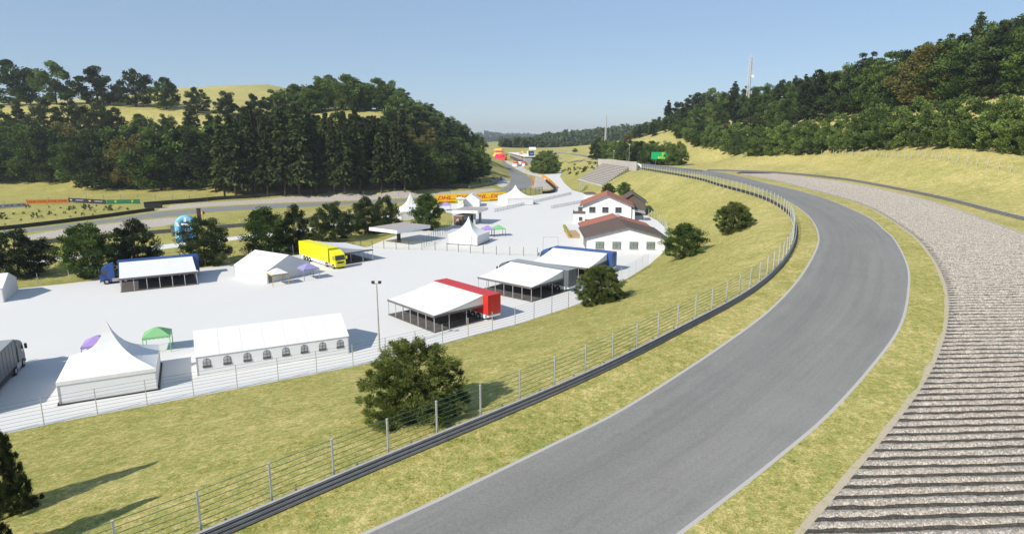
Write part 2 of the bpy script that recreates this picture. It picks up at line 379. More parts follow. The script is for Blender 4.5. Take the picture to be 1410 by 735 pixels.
def poly_track(a, b): return np.vstack([a, b[::-1]])
lw = .26
trackLi, trackRi = offset(trackL, -lw), offset(trackR, lw)
gravLo = offset(gravL, .42) + rng.normal(0, .08, gravL.shape)
gravRo = offset(gravR, -.5)
REG = [  # priority order: (name, polygon, material, kind)
    ('edge_line', poly_track(trackL, trackLi), 'line'), ('edge_line', poly_track(trackRi, trackR), 'line'),
    ('race_track', poly_track(trackL, trackR), 'asphalt'),
    ('gravel_bed', poly_track(gravL, gravR), 'furrow_shade'), ('gravel_edge', poly_track(gravLo, gravRo), 'sand'),
    ('paddock_ground', np.array(pad), 'paving'),
    ('painted_kerb', np.array(kerb_h), 'kerbr'),
    ('lower_race_track', np.array(ltrack), 'asphalt_l'),
    ('lower_gravel', np.array(ggrav1), 'gravel_l'), ('lower_gravel', np.array(ggrav2), 'gravel_l'), ('lower_gravel', np.array(ggrav3), 'gravel_l'),
    ('gravel_apron', np.array(apron), 'farpave'), ('pit_lane', np.array(pitlane), 'farpave'), ('footpath', np.array(path_pl), 'paving'),
]

# ------------------------------------------------------------------ terrain heights: smooth surface through the measured lines
ctrl = []
def cadd(line, fn, step): ctrl.extend([(x, y, fn(y)) for x, y in resample(line, step)])
for l, st in ((trackL, 8), (trackR, 8), (gravL, 10), (gravR, 8), (railR, 6), (railL, 5)): cadd(l, zt, st)
padc = np.array(pad + [pad[0]])
cadd(padc, lambda y: 0.0, 10)
def inside(poly, pts):
    x, y = pts[:, 0], pts[:, 1]; n = len(poly); r = np.zeros(len(pts), bool); j = n - 1
    for i in range(n):
        xi, yi = poly[i]; xj, yj = poly[j]
        if yi != yj:
            c = ((yi > y) != (yj > y)) & (x < (xj - xi) * (y - yi) / (yj - yi) + xi)
            r ^= c
        j = i
    return r
gx, gy = np.meshgrid(np.arange(-140, 80, 22), np.arange(50, 330, 22)); gp = np.c_[gx.ravel(), gy.ravel()]
ctrl += [(x, y, 0.0) for x, y in gp[inside(np.array(pad), gp)]]
for L in (ltrack, ggrav2): cadd(np.array(L), zp, 22)
for L in (path_pl, ggrav1): cadd(np.array(L), zp, 25)
# stand, scrub bank, upper meadow
ctrl += [(*G(826, 258.4, 1.5)[:2], 1.5), (*G(794.5, 248.7, 1.5)[:2], 1.5), (*Py(805, 240, 385)[:2], Py(805, 240, 385)[2]),
         Py(785, 235, 440), Py(790, 224, 480), Py(775, 215, 640), Py(745, 207.5, 800), Py(800, 204, 780), Py(830, 197, 830), Py(850, 205, 600), Py(740, 225, 560), Py(715, 222, 640)]
HR = [(1410, 240, 170), (1356, 230, 185), (1283, 217, 212), (1189, 217, 264), (1117, 215.5, 303), (1027, 217, 378), (985, 224, 398), (940, 227.5, 388), (900, 224, 402), (850, 215, 440),
      (1410, 140, 235), (1330, 140, 255), (1240, 153, 285), (1155, 167, 318), (1090, 175, 348), (1000, 193, 420), (945, 196, 450), (905, 187, 500), (888, 190, 520), (860, 200, 545), (830, 207, 590),
      (1410, 75, 310), (1300, 100, 335), (1200, 125, 380), (1100, 140, 430), (1000, 160, 490), (940, 172, 540), (900, 182, 590), (860, 192, 690)]
HL = [(0, 248, 335), (70, 249, 335), (135, 256, 310), (191, 259, 305), (281, 258, 300), (348, 269.5, 281), (420, 268, 284), (480, 266, 289), (560, 262, 300), (620, 256, 325), (660, 250, 352), (688, 243, 385), (696, 232, 470), (690, 222, 600), (30, 286, 240), (100, 280, 250), (190, 281, 245),
      (0, 190, 385), (100, 190, 380), (220, 195, 375), (300, 200, 362), (400, 205, 352), (480, 210, 348), (560, 217, 348), (620, 227, 368), (655, 235, 395), (678, 230, 445), (685, 222, 520),
      (0, 147, 440), (80, 144, 440), (188, 148, 440), (272, 156, 430), (350, 165, 425), (406, 160, 432), (450, 151, 440), (500, 150, 450), (545, 153, 455), (580, 170, 460), (620, 190, 475), (650, 206, 490), (672, 218, 510),
      (-60, 146, 520), (0, 146, 520), (150, 145, 520), (250, 140, 560), (220, 132, 650), (250, 122, 740), (300, 121, 740), (350, 117.5, 740), (375, 117, 740), (398, 122, 730), (430, 140, 640),
      (500, 165, 560), (560, 190, 560), (640, 214, 600), (-250, 265, 300), (-250, 200, 390), (-250, 150, 450), (-120, 250, 335), (-120, 190, 385), (-120, 147, 440)]
ctrl += [Py(*p) for p in HR + HL]
for u, v, Y in HR[-8:]:
    x, y, z = Py(u, v, Y); ctrl.append((x * 1.35, y * 1.3, z - 10))
ctrl += [(139, 110, 14), (175, 80, 19), (160, 35, 14), (170, -20, 12), (215, 130, 30), (290, 160, 50), (420, 300, 85), (420, 150, 75), (500, 420, 80), (300, 520, 48), (200, 620, 35),
         (-500, 1000, 10), (-250, 1000, 0), (0, 1000, 6), (250, 1000, 12), (500, 1000, 15), (-700, 700, 40), (-700, 400, 45), (-700, 200, 8), (-600, 0, 0), (-300, -40, 0), (-150, -40, 0), (-30, -40, 4), (60, -40, 5),
         (650, 0, 45), (700, 300, 90), (700, 700, 50), (-330, 130, 0), (-260, 60, 0), (-400, 230, 3), (-200, 0, 0), (-60, 10, 1.2)]
C = np.array(ctrl, float)
_, keep = np.unique(np.round(C[:, :2] / 1.2), axis=0, return_index=True)
C = C[np.sort(keep)]
SM = 2.5
def kern(a, b): return np.sqrt(((a[:, None, :2] - b[None, :, :2]) ** 2).sum(2) + SM * SM)
A = kern(C, C); n = len(C)
Pm = np.c_[np.ones(n), C[:, 0] / 300, C[:, 1] / 300]
K = np.block([[A + np.eye(n) * -.15, Pm], [Pm.T, np.zeros((3, 3))]])
W = np.linalg.solve(K, np.r_[C[:, 2], 0, 0, 0])
def zrbf(pts):
    pts = np.asarray(pts, float); out = np.empty(len(pts))
    for i in range(0, len(pts), 4000):
        q = pts[i:i + 4000]
        out[i:i + 4000] = kern(q, C) @ W[:n] + np.c_[np.ones(len(q)), q[:, 0] / 300, q[:, 1] / 300] @ W[n:]
    return np.maximum(out, -1.5)

# ------------------------------------------------------------------ ground: one triangulated sheet cut along the plan lines
X0, X1, Y0, Y1 = -700, 700, -50, 1000
V2 = []; E2 = []
def add_poly(line, closed):
    o = len(V2); V2.extend([tuple(p) for p in line]); k = len(line)
    E2.extend([(o + i, o + i + 1) for i in range(k - 1)])
    if closed: E2.append((o + k - 1, o))
for nm, pl, mm in REG:
    if nm in ('edge_line', 'race_track', 'gravel_bed', 'gravel_edge'): continue
    add_poly(resample(np.vstack([pl, pl[:1]]), 6.0)[:-1], True)
for l in (trackL, trackLi, trackR, trackRi, gravL, gravR, gravLo, gravRo): add_poly(l, False)
for l in (railL, railR): add_poly(resample(l, 4), False)
for f in (.12, .3, .5, .7, .88):
    ta = resample(trackL, 6.0); tb = resample(trackR, 6.0); nn = 160
    ia = trackL[np.linspace(0, len(trackL) - 1, nn).astype(int)]; ib = trackR[np.linspace(0, len(trackR) - 1, nn).astype(int)]
    V2.extend([tuple(p) for p in ia * (1 - f) + ib * f])
def grid(x0, x1, y0, y1, st):
    xs, ys = np.meshgrid(np.arange(x0, x1, st), np.arange(y0, y1, st)); p = np.c_[xs.ravel(), ys.ravel()]
    return p + rng.uniform(-.25, .25, p.shape) * st
near = grid(-120, 150, 10, 170, 4.5); midg = grid(-330, 330, 10, 560, 11); farg = grid(X0, X1, Y0, Y1, 28)
midg = midg[~((midg[:, 0] > -120) & (midg[:, 0] < 150) & (midg[:, 1] < 170))]
farg = farg[~((np.abs(farg[:, 0]) < 330) & (farg[:, 1] > 10) & (farg[:, 1] < 560))]
V2.extend(map(tuple, near)); V2.extend(map(tuple, midg)); V2.extend(map(tuple, farg))
V2.extend([(x, y) for x in np.linspace(X0, X1, 40) for y in (Y0, Y1)] + [(x, y) for y in np.linspace(Y0, Y1, 30)[1:-1] for x in (X0, X1)])
cv, ce, cf, *_ = delaunay_2d_cdt([Vector(p) for p in V2], E2, [], 0, 1e-4)
cv = np.array([tuple(p) for p in cv]); cf = np.array([tuple(f) for f in cf])
cz = zrbf(cv)
inp = inside(np.array(pad), cv); cz[inp] = 0.0
cen = cv[cf].mean(1)
lab = np.full(len(cf), -1)
for i in range(len(REG) - 1, -1, -1): lab[inside(REG[i][1], cen)] = i
# the gravel bed sinks a little under its raked surface
gb = inside(poly_track(offset(gravL, -.6), offset(gravR, .6)), cv); cz[gb] -= .35
hillm = (lab == -1) & ((cz[cf].mean(1) > 13.5) | (cen[:, 1] > 330))
def sub_mesh(name, sel, m):
    fs = cf[sel]; used, inv = np.unique(fs, return_inverse=True)
    me = bpy.data.meshes.new(name); me.from_pydata([(*cv[i], cz[i]) for i in used], [], inv.reshape(-1, 3).tolist()); me.update()
    me.materials.append(m); me.polygons.foreach_set('use_smooth', [True] * len(me.polygons))
    o = bpy.data.objects.new(name, me); COL.objects.link(o); o['kind'] = 'structure'
    return o, used
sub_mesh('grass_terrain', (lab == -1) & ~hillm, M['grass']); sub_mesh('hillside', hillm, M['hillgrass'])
mid_line = (trackL[np.linspace(0, len(trackL) - 1, 300).astype(int)] + trackR[np.linspace(0, len(trackR) - 1, 300).astype(int)]) / 2
for i, (nm, pl, mm) in enumerate(REG):
    if not (lab == i).any(): continue
    o, used = sub_mesh(nm, lab == i, M[mm])
    if nm == 'race_track':
        q = cv[used]; dL = np.sqrt(((q[:, None] - trackL[None]) ** 2).sum(2)).min(1); dR = np.sqrt(((q[:, None] - trackR[None]) ** 2).sum(2)).min(1)
        al = np.sqrt(((q[:, None] - mid_line[None]) ** 2).sum(2)).argmin(1) * (np.hypot(*np.diff(mid_line, axis=0).T).sum() / 300)
        at = o.data.attributes.new('lane', 'FLOAT_VECTOR', 'POINT')
        at.data.foreach_set('vector', np.c_[dL / (dL + dR), al, np.zeros(len(q))].astype(np.float32).ravel())
BVH = BVHTree.FromPolygons([(*p, z) for p, z in zip(cv, cz)], cf.tolist())
def gz(x, y):
    h = BVH.ray_cast(Vector((x, y, 400)), Vector((0, 0, -1)))
    return h[0].z if h[0] is not None else -2.0
def hit(u, v):
    h = BVH.ray_cast(Vector((0, 0, H)), Vector(ray(u, v)).normalized())
    return h[0] if h[0] is not None else Vector(Py(u, v, 600))
# raked gravel surface: real furrows across the run-off
def xat(line, Y):
    o = np.argsort(line[:, 1]); return np.interp(Y, line[o, 1], line[o, 0])
ys = np.concatenate([np.arange(14, 150, .115), np.arange(150, 278, .22)]); ys = ys[ys < min(gravL[:, 1].max(), gravR[:, 1].max())]
nc = 150; gvv = []
xl = xat(gravL, ys); xr = xat(gravR, ys)
okr = xr > xl + .5; ys, xl, xr = ys[okr], xl[okr], xr[okr]
fr = np.linspace(0, 1, nc) ** 1.15
XX = xl[:, None] + (xr - xl)[:, None] * fr[None]; YY = np.repeat(ys[:, None], nc, 1)
ZZ = zrbf(np.c_[XX.ravel(), YY.ravel()]).reshape(XX.shape)
rx = (np.sin(XX * .21 + 1.3) + .6 * np.sin(XX * .53 + YY * .11) + .5 * np.sin(XX * .09 - YY * .05))
ph = 2 * np.pi * (YY + -.035 * XX + .035 * rx + .10 * np.maximum(0, YY - 85) ** 1.0 * np.sin(XX * .045)) / 1.02
edge = np.clip(np.minimum(XX - xl[:, None], xr[:, None] - XX) / 1.1, 0, 1)
amp = .16 * edge * (1 + .22 * np.sin(XX * .8 + YY * 1.7) * np.sin(XX * .31 - YY * .4))
Z0 = ZZ.copy(); ZZ = ZZ + .02 + amp * np.sin(ph) + amp * .25 * np.sin(2 * ph + .8) + rng.uniform(-.048, .048, XX.shape) * edge
me = bpy.data.meshes.new('gravel_trap'); nr = len(ys)
idx = np.arange(nr * nc).reshape(nr, nc)
fcs = np.c_[idx[:-1, :-1].ravel(), idx[:-1, 1:].ravel(), idx[1:, 1:].ravel(), idx[1:, :-1].ravel()]
me.from_pydata(np.c_[XX.ravel(), YY.ravel(), ZZ.ravel()].tolist(), [], fcs.tolist()); me.update(); me.materials.append(M['gravel'])
me.polygons.foreach_set('use_smooth', [True] * len(me.polygons))
o = bpy.data.objects.new('gravel_trap', me); COL.objects.link(o); o['kind'] = 'structure'
# dark sheet filling the troughs: shade between the furrows put in as colour
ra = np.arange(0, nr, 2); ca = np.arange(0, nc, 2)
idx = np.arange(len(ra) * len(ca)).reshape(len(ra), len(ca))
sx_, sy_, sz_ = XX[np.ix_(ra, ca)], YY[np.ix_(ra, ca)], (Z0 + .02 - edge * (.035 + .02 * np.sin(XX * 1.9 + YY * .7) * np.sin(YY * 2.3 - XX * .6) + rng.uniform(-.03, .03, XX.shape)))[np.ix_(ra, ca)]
me = bpy.data.meshes.new('shade_bed')
me.from_pydata(np.c_[sx_.ravel(), sy_.ravel(), sz_.ravel()].tolist(), [], np.c_[idx[:-1, :-1].ravel(), idx[:-1, 1:].ravel(), idx[1:, 1:].ravel(), idx[1:, :-1].ravel()].tolist()); me.update(); me.materials.append(M['furrow_shade'])
o = bpy.data.objects.new('shade_bed', me); COL.objects.link(o); o['kind'] = 'structure'
# land beyond, out to the horizon
MB().add([(-9000, -3000, -4), (9000, -3000, -4), (9000, 12000, -4), (-9000, 12000, -4)], [(0, 1, 2, 3)]).build('ground', M['hillgrass'])['kind'] = 'structure'

# ================================================================== THINGS
def unit(a, b):
    d = Vector((b[0] - a[0], b[1] - a[1], 0)); return d.normalized(), d.length
def ang(d): return math.atan2(d[1], d[0])

# ---------------------------------------------------------------- guard rails and fences
def guardrail(line, label, height=.95, beams=3, side=1, m='steel', group=None, name='guardrail', thick=.13, post_step=4.0):
    """line: Nx2 plan points. W-beams stacked on posts; the beams bulge to the right of travel when side=1"""
    p0 = line[0]; z0 = gz(*p0)
    root = thing(name, label, 'guardrail', (p0[0], p0[1], z0), 0, group)
    t = np.gradient(line, axis=0); t /= np.hypot(t[:, 0], t[:, 1])[:, None]
    nrm = np.c_[t[:, 1], -t[:, 0]] * side
    zs = np.array([gz(*p) for p in line]) - z0
    bh = (height - .06) / beams
    for k in range(beams):
        zb = .06 + bh * k
        prof = [(0, .02), (thick, .02 + bh * .08), (thick, .02 + bh * .16), (thick * .1, .02 + bh * .26), (thick * .1, .02 + bh * .32), (thick, .02 + bh * .42), (thick, .02 + bh * .50), (0, .02 + bh * .60), (-.03, .02 + bh * .60), (-.03, .02)]
        mb = MB(); npf = len(prof)
        vs = []
        for i, p in enumerate(line):
            for o_, z in prof:
                vs.append((p[0] + nrm[i, 0] * o_ - p0[0], p[1] + nrm[i, 1] * o_ - p0[1], zs[i] + zb + z))
        fs = [(i * npf + j, (i + 1) * npf + j, (i + 1) * npf + (j + 1) % npf, i * npf + (j + 1) % npf) for i in range(len(line) - 1) for j in range(npf)]
        mb.add(vs, fs); mb.build('rail_beam', M[m], root)
    mb = MB(); vs = []
    for i, p in enumerate(line):
        for o_, z in ((-.05, 0), (-.05, height - .12), (-.075, height - .12), (-.075, 0)): vs.append((p[0] + nrm[i, 0] * o_ - p0[0], p[1] + nrm[i, 1] * o_ - p0[1], zs[i] + z))
    mb.add(vs, [(i * 4 + j, i * 4 + (j + 1) % 4, i * 4 + 4 + (j + 1) % 4, i * 4 + 4 + j) for i in range(len(line) - 1) for j in range(4)]).build('shade_backing', M['dark'], root)  # dark sheet added behind the beams, standing in for shade between them
    mb = MB(); pts = resample(line, post_step)
    for q in pts:
        i = np.argmin(((line - q) ** 2).sum(1)); a = ang(t[i])
        mb.box((q[0] - nrm[i, 0] * .12 - p0[0], q[1] - nrm[i, 1] * .12 - p0[1], gz(*q) - z0 + height / 2 - .15), (.1, .14, height + .25), a)
    o = mb.build('rail_post', M['steel_d'], root); o['kind'] = 'stuff'
    return root
def fence(line, label, h=2.4, step=4.0, wires=7, postm='post', wirem='wire', pr_=.035, wr=.012, group=None, z_from=.15, lean=0.0, name='wire_fence', verticals=0.0, cat='fence'):
    line = np.asarray([p[:2] for p in line], float)
    pts = resample(line, step); p0 = pts[0]; z0 = gz(*p0)
    root = thing(name, label, cat, (p0[0], p0[1], z0), 0, group)
    tops = []
    proto = None
    many = len(pts) > 98
    mbp = MB()
    for i, q in enumerate(pts):
        z = gz(*q) - z0; tops.append((q[0] - p0[0], q[1] - p0[1], z))
        if many and i >= 98:
            mbp.box((q[0] - p0[0], q[1] - p0[1], z + h / 2 - .15), (pr_ * 2, pr_ * 2, h + .3)); continue
        if proto is None:
            proto = MB().box((0, 0, h / 2 - .15), (pr_ * 2, pr_ * 2, h + .3)).box((0, 0, h + .01), (pr_ * 2.4, pr_ * 2.4, .03)).build('post', M[postm], root); c = proto
        else:
            c = proto.copy(); COL.objects.link(c); c.parent = root
        c.location = tops[-1]
        if i < len(pts) - 1: d = pts[i + 1] - q
        c.rotation_euler = (0, 0, ang(d))
    if many: mbp.build('post', M[postm], root)['kind'] = 'stuff'
    mb = MB()
    for k in range(wires):
        z = z_from + (h - z_from - .03) * k / max(1, wires - 1)
        for a, b in zip(tops[:-1], tops[1:]):
            mb.tube((a[0], a[1], a[2] + z), (b[0], b[1], b[2] + z), wr, 4)
    if verticals:
        for a, b in zip(tops[:-1], tops[1:]):
            L = math.hypot(b[0] - a[0], b[1] - a[1]); k = max(1, int(L / verticals))
            for j in range(1, k):
                t = j / k; x, y, z = (a[i] * (1 - t) + b[i] * t for i in range(3))
                mb.tube((x, y, z + z_from), (x, y, z + h - .03), wr * .8, 3)
    mb.build('wire', M[wirem], root)
    return root
def wall_strip(line, h, th, label, cat, m, name, z_lift=0.0, parts=None, group=None):
    line = np.asarray([p[:2] for p in line], float)
    p0 = line[0]; z0 = gz(*p0); t = np.gradient(line, axis=0); t /= np.hypot(t[:, 0], t[:, 1])[:, None]; nr_ = np.c_[-t[:, 1], t[:, 0]]
    mb = MB(); vs = []
    for p, q in zip(line, nr_):
        z = gz(*p) - z0
        for s, zz in ((-1, -.2), (1, -.2), (1, h), (-1, h)):
            vs.append((p[0] + q[0] * s * th / 2 - p0[0], p[1] + q[1] * s * th / 2 - p0[1], z + zz + z_lift))
    k = len(line)
    fs = [(i * 4 + j, i * 4 + (j + 1) % 4, (i + 1) * 4 + (j + 1) % 4, (i + 1) * 4 + j) for i in range(k - 1) for j in range(4)] + [(3, 2, 1, 0), tuple(range(k * 4 - 4, k * 4))]
    mb.add(vs, fs)
    root = mb.build(name, M[m]); root.location = (p0[0], p0[1], z0); tag(root, label, cat, group)
    return root

guardrail(railL, 'long triple steel guardrail on the near left side of the curving track', side=1)
fence(offset(railL, .35), 'tall fence of pale posts and thin wires just behind the near track guardrail', 3.05, 3.9, 7, pr_=.055, wr=.02, z_from=.9, name='catch_fence')
guardrail(railR, 'steel guardrail along the far right edge of the furrowed gravel trap below the grass slope', side=-1)
guardrail(resample(T([(966, 236.4), (930, 232.6), (900, 229.8), (884, 228.6)]), 3), 'short steel guardrail on the far side of the track below the green billboard', side=-1)
guardrail(resample(T([(735, 210.4), (765, 213.2), (796, 217.2), (822, 223.6)]), 4), 'distant guardrail along the upper track left of the concrete stand wall', side=1)
fence([Py(u, v, Y) for u, v, Y in [(1470, 262, 152), (1410, 240, 170), (1356, 230, 185), (1283, 217, 212), (1189, 217, 264), (1117, 215.5, 303), (1027, 217, 378)]],
      'pale post and wire fence on the grass slope below the right tree row', 2.6, 4.6, 6, pr_=.06, wr=.012, name='hillside_fence')
guardrail(resample([hit(u, v)[:2] for u, v in [(1290, 147), (1240, 153), (1190, 160), (1153, 165), (1090, 173), (1050, 180)]], 5), 'dark guardrail high on the right wooded slope between the two tree rows', m='steel_d', beams=2, height=1.1)
lower = [G(u, v)[:2] for u, v in [(-200, 641), (-120, 624.5), (0, 598.5), (100, 577.5), (200, 558.5), (300, 540.5), (400, 521.5), (500, 502.5), (560, 487.5), (623, 470.5), (708, 448.5), (793, 420.5), (861, 385.5), (892, 366.5)]]
fence(lower, 'long thin post and green wire fence between white paddock and near grass bank', 2.75, 4.3, 8, pr_=.04, wr=.015, name='paddock_fence')
fence([G(u, v)[:2] for u, v in [(914, 345), (920.5, 332), (916, 314), (905, 304.5), (893, 298.5)]], 'fence of pale posts curving round the white yard behind the houses', 2.6, 3.6, 7, pr_=.05, wr=.012, name='yard_fence')
fence([G(u, v)[:2] for u, v in [(-40, 407), (26, 398), (77, 390.5), (140, 383.5), (284, 366), (346, 358.8), (404, 351)]], 'dark green wire fence behind the blue truck along the far left paddock edge', 2.4, 4.6, 7, 'post', pr_=.04, wr=.012, name='paddock_fence', verticals=0)
fence([G(u, v)[:2] for u, v in [(463, 340), (482.5, 339.5), (505, 341), (537, 343), (571, 344), (606, 344.5), (640, 348), (690, 351), (740, 353)]], 'dark green post fence with pale yellow wires crossing the middle of the paddock', 2.0, 3.3, 6, 'greenpost', 'yellowmesh', pr_=.05, wr=.011, name='paddock_fence')
fence([G(u, v)[:2] for u, v in [(638, 309), (625, 314), (606, 325), (584, 341)]], 'grey wire fence from the brown kiosk forward to the flat roofed shelter', 2.6, 2.6, 9, 'greenpost', 'steel_d', pr_=.045, wr=.012, name='paddock_fence')
fence([Py(u, v, Y)[:2] for u, v, Y in [(-60, 283, 236), (35, 276, 252), (94, 271, 262), (192, 271, 262), (285, 275, 262)]], 'thin wire fence standing behind the row of advertising boards on the left', 2.6, 7, 5, 'steel_d', 'steel_d', pr_=.05, wr=.012, name='wire_fence')
fence([B([(u, v)])[0][:2] for u, v in [(330, 306), (380, 301), (426, 297), (490, 291.5)]], 'pale metal railing on the grass between the lower track and the row of dark trees', 1.1, 3.2, 3, 'white', 'white', pr_=.05, wr=.035, name='railing', cat='railing')
fence([B([(u, v)])[0][:2] for u, v in [(703, 271), (722, 269.5), (738, 268.2), (747, 267)]], 'dark green mesh fence between the pointed tent and the hairpin gravel', 3.4, 3, 16, 'greenpost', 'greenpost', pr_=.06, wr=.03, name='debris_fence', verticals=.6)
fence([Py(u, v, 285)[:2] for u, v in [(310, 270), (348, 270), (420, 268), (480, 266.5), (560, 263), (620, 259)]], 'thin fence behind the dark barrier at the foot of the tall spruces', 2.6, 8, 4, 'steel_d', 'steel_d', pr_=.06, wr=.015, name='wire_fence')

wall_strip(resample(B([(-180, 333), (0, 317), (64, 309.8), (149, 299), (212, 290)]), 6), 1.15, .6, 'long dark rubber barrier between the left shrubs and the lower track', 'barrier', 'dark', 'tyre_barrier')
wall_strip(resample(B([(200, 287), (223, 286.3)]), 3), 1.5, 1.8, 'short dark block of stacked tyres where the left gravel begins', 'barrier', 'black', 'tyre_stack')
wall_strip(resample(B([(199, 285.6), (250, 280.6), (300, 276), (340, 274), (440, 269.8), (536, 266), (600, 263.4), (644, 261.6)]), 6), 1.5, .6, 'long dark rubber barrier along the gravel at the foot of the spruce wood', 'barrier', 'dark', 'tyre_barrier')
wall_strip(resample(B([(646, 261.5), (668, 258.5), (681, 255), (691, 250.5)]), 4), 1.5, .6, 'dark barrier curving up to the hairpin by the pale gravel apron', 'barrier', 'steel_d', 'tyre_barrier')
wall_strip(resample(B([(38, 338), (89, 333), (160, 326.5), (238, 320)]), 6), 1.1, .3, 'dark grey guardrail on the grass in front of the left gravel bed', 'barrier', 'steel_d', 'low_barrier')
wall_strip(resample(B([(290, 315.6), (343, 311.5), (426, 304), (485, 298.5), (530, 294)]), 6), 1.1, .3, 'dark grey guardrail behind the middle trees right of the blue inflatable', 'barrier', 'steel_d', 'low_barrier')
wall_strip(resample(B([(766, 259.5), (760, 253), (752, 246.5), (746.5, 243.2)]), 4), 1.7, .25, 'bright orange advertising wall beside the hairpin and the paddock road', 'barrier', 'orange', 'advertising_wall')
wall_strip(resample(B([(748, 267), (757, 266.4), (763, 264.5), (764.5, 261), (759, 256), (752, 250)]), 3), 1.3, .8, 'dark tyre wall bending round the hairpin gravel below the orange wall', 'barrier', 'black', 'tyre_barrier')
wall_strip(resample(B([(697, 224.5), (714, 232.2), (730, 239.4), (746.5, 243.6)]), 6), 1.0, .3, 'pale concrete wall between the pit straight and the pit lane', 'barrier', 'concrete', 'pit_wall')

# ---------------------------------------------------------------- race trucks and their awnings
def wheel(root, x, y, r=.5):
    w_ = MB().cyl_x((0, 0, 0), r, .32).build('wheel', M['black'], root); w_.location = (x, y, r)
    MB().cyl_x((0, 0, 0), r * .5, .34, 10).build('hub', M['steel'], w_)
def truck(O, dirv, label, m, cab=True, skirt='white', cabm=None, roofm=None):
    d = Vector((dirv[0], dirv[1], 0)).normalized()
    root = thing('race_truck' if cab else 'race_trailer', label, 'truck' if cab else 'trailer', (O[0], O[1], 0), ang(d))
    L = 13.6
    mb = MB().box((L / 2, 0, 2.55), (L, 2.5, 2.95))
    mb.build('trailer_box', M[m], root)
    if roofm: MB().box((L / 2, 0, 4.04), (L - .1, 2.4, .02)).build('roof_panel', M[roofm], root)
    tr = MB()
    for x in np.arange(1.13, L, 1.13):
        tr.box((x, 1.262, 2.55), (.03, .02, 2.85)).box((x, -1.262, 2.55), (.03, .02, 2.85))
    tr.box((-.013, 0, 2.55), (.02, .04, 2.8)).box((-.013, 1.18, 2.55), (.02, .08, 2.9)).box((-.013, -1.18, 2.55), (.02, .08, 2.9))
    tr.build('panel_seams', M[m], root)
    MB().box((L / 2 - .3, 0, .72), (L - 2.2, 2.3, .64)).build('side_skirt', M[skirt], root)
    MB().box((.12, 0, .82), (.2, 2.35, .3)).build('rear_bumper', M[skirt], root)
    for x in (2.3, 3.6, 4.9):
        for y in (-1.08, 1.08): wheel(root, x, y * 1.06)
    if not cab:
        for y in (-.8, .8): MB().tube((11.3, y, 0), (11.3, y, 1.0), .07, 6).build('landing_leg', M['steel'], root)
        return root
    cm = M[cabm or m]
    prof = [(14.25, .55), (16.5, .55), (16.58, 1.25), (16.5, 1.75), (16.2, 2.85), (15.6, 3.3), (14.5, 3.72), (14.25, 3.72)]
    cb = MB().prism([(x, -1.2, z) for x, z in prof], (0, 2.4, 0)).build('cab', cm, root)
    MB().box((13.2, 0, .75), (3.4, 1.0, .4)).build('chassis', M['dark'], root)
    n_ = Vector((1.1, 0, .3)).normalized() * .02
    MB().prism([Vector((16.48, -1.08, 1.86)) + n_, Vector((16.48, 1.08, 1.86)) + n_, Vector((16.225, 1.02, 2.78)) + n_, Vector((16.225, -1.02, 2.78)) + n_], n_).build('windscreen', M['glass'], root)
    for s in (-1, 1):
        MB().prism([(15.45, s * 1.205, 1.85), (16.36, s * 1.205, 1.85), (16.14, s * 1.205, 2.65), (15.45, s * 1.205, 2.65)], (0, s * .012, 0)).build('side_window', M['glass'], root)
        MB().box((16.62, s * 1.38, 2.3), (.16, .26, .62)).build('mirror', cm if m == 'yellow' else M['dark'], root)
        MB().box((16.57, s * .9, .95), (.06, .42, .2)).build('headlight', M['lamp'], root)
        MB().box((13.95, s * 1.1, .75), (1.5, .3, .6)).build('fuel_tank', M['steel'], root)
    MB().box((16.585, 0, 1.32), (.04, 1.5, .32)).build('grille', M['dark'], root)
    MB().box((16.55, 0, .6), (.2, 2.42, .3)).build('bumper', cm if m != 'grey' else M['dark'], root)
    for x in (15.6, 12.6):
        for y in (-1.02, 1.02): wheel(root, x, y * 1.06, .52)
    return root
def awning(O, dirv, label, depth=8.7, L0=1.05, L1=13.3, floor_ext=0.0):
    """fabric roof falling from the trailer top to a row of posts, over a dark floor"""
    d = Vector((dirv[0], dirv[1], 0)).normalized()
    root = thing('awning', label, 'awning', (O[0], O[1], 0), ang(d))
    y0, y1, zh, zl = 1.29, 1.29 + depth, 3.92, 2.5
    mb = MB()
    # slightly sagging roof, built as strips
    k = 6; rows = []
    for i in range(k + 1):
        t = i / k; rows.append((y0 + (y1 - y0) * t, zh + (zl - zh) * t - .16 * math.sin(math.pi * t)))
    for (ya, za), (yb, zb) in zip(rows[:-1], rows[1:]):
        mb.prism([(L0, ya, za), (L1, ya, za), (L1, yb, zb), (L0, yb, zb)], (0, 0, -.05))
    mb.build('canopy', M['fabric'], root)
    for x in (L0 + .02, L1 - .05):
        MB().prism([(x, y, z - .055) for y, z in rows] + [(x, y0, zl - .1)], (.03, 0, 0)).build('gable_panel', M['fabric2'], root)
    va = MB().box(((L0 + L1) / 2, y1 + .025, zl - .14), (L1 - L0 + .04, .04, .34))
    for x in (L0 - .02, L1 + .02): va.box((x, (y0 + y1) / 2, zl - .14), (.04, y1 - y0 - .02, .30))
    va.build('valance', M['valance'], root)
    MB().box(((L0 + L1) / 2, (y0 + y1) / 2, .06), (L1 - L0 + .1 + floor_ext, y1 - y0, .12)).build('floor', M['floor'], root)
    for i in range(7):
        x = L0 + .08 + (L1 - L0 - .16) * i / 6
        MB().tube((x, y1 - .08, .12), (x, y1 - .08, zl - .06), .055, 6).build('post', M['steel'], root)
    for x in (L0 + .08, L1 - .08):
        for t in (.35, .7):
            y = y0 + (y1 - y0) * t
            MB().tube((x, y, .12), (x, y, zl - .06), .05, 6).build('post', M['steel'], root)
    return root
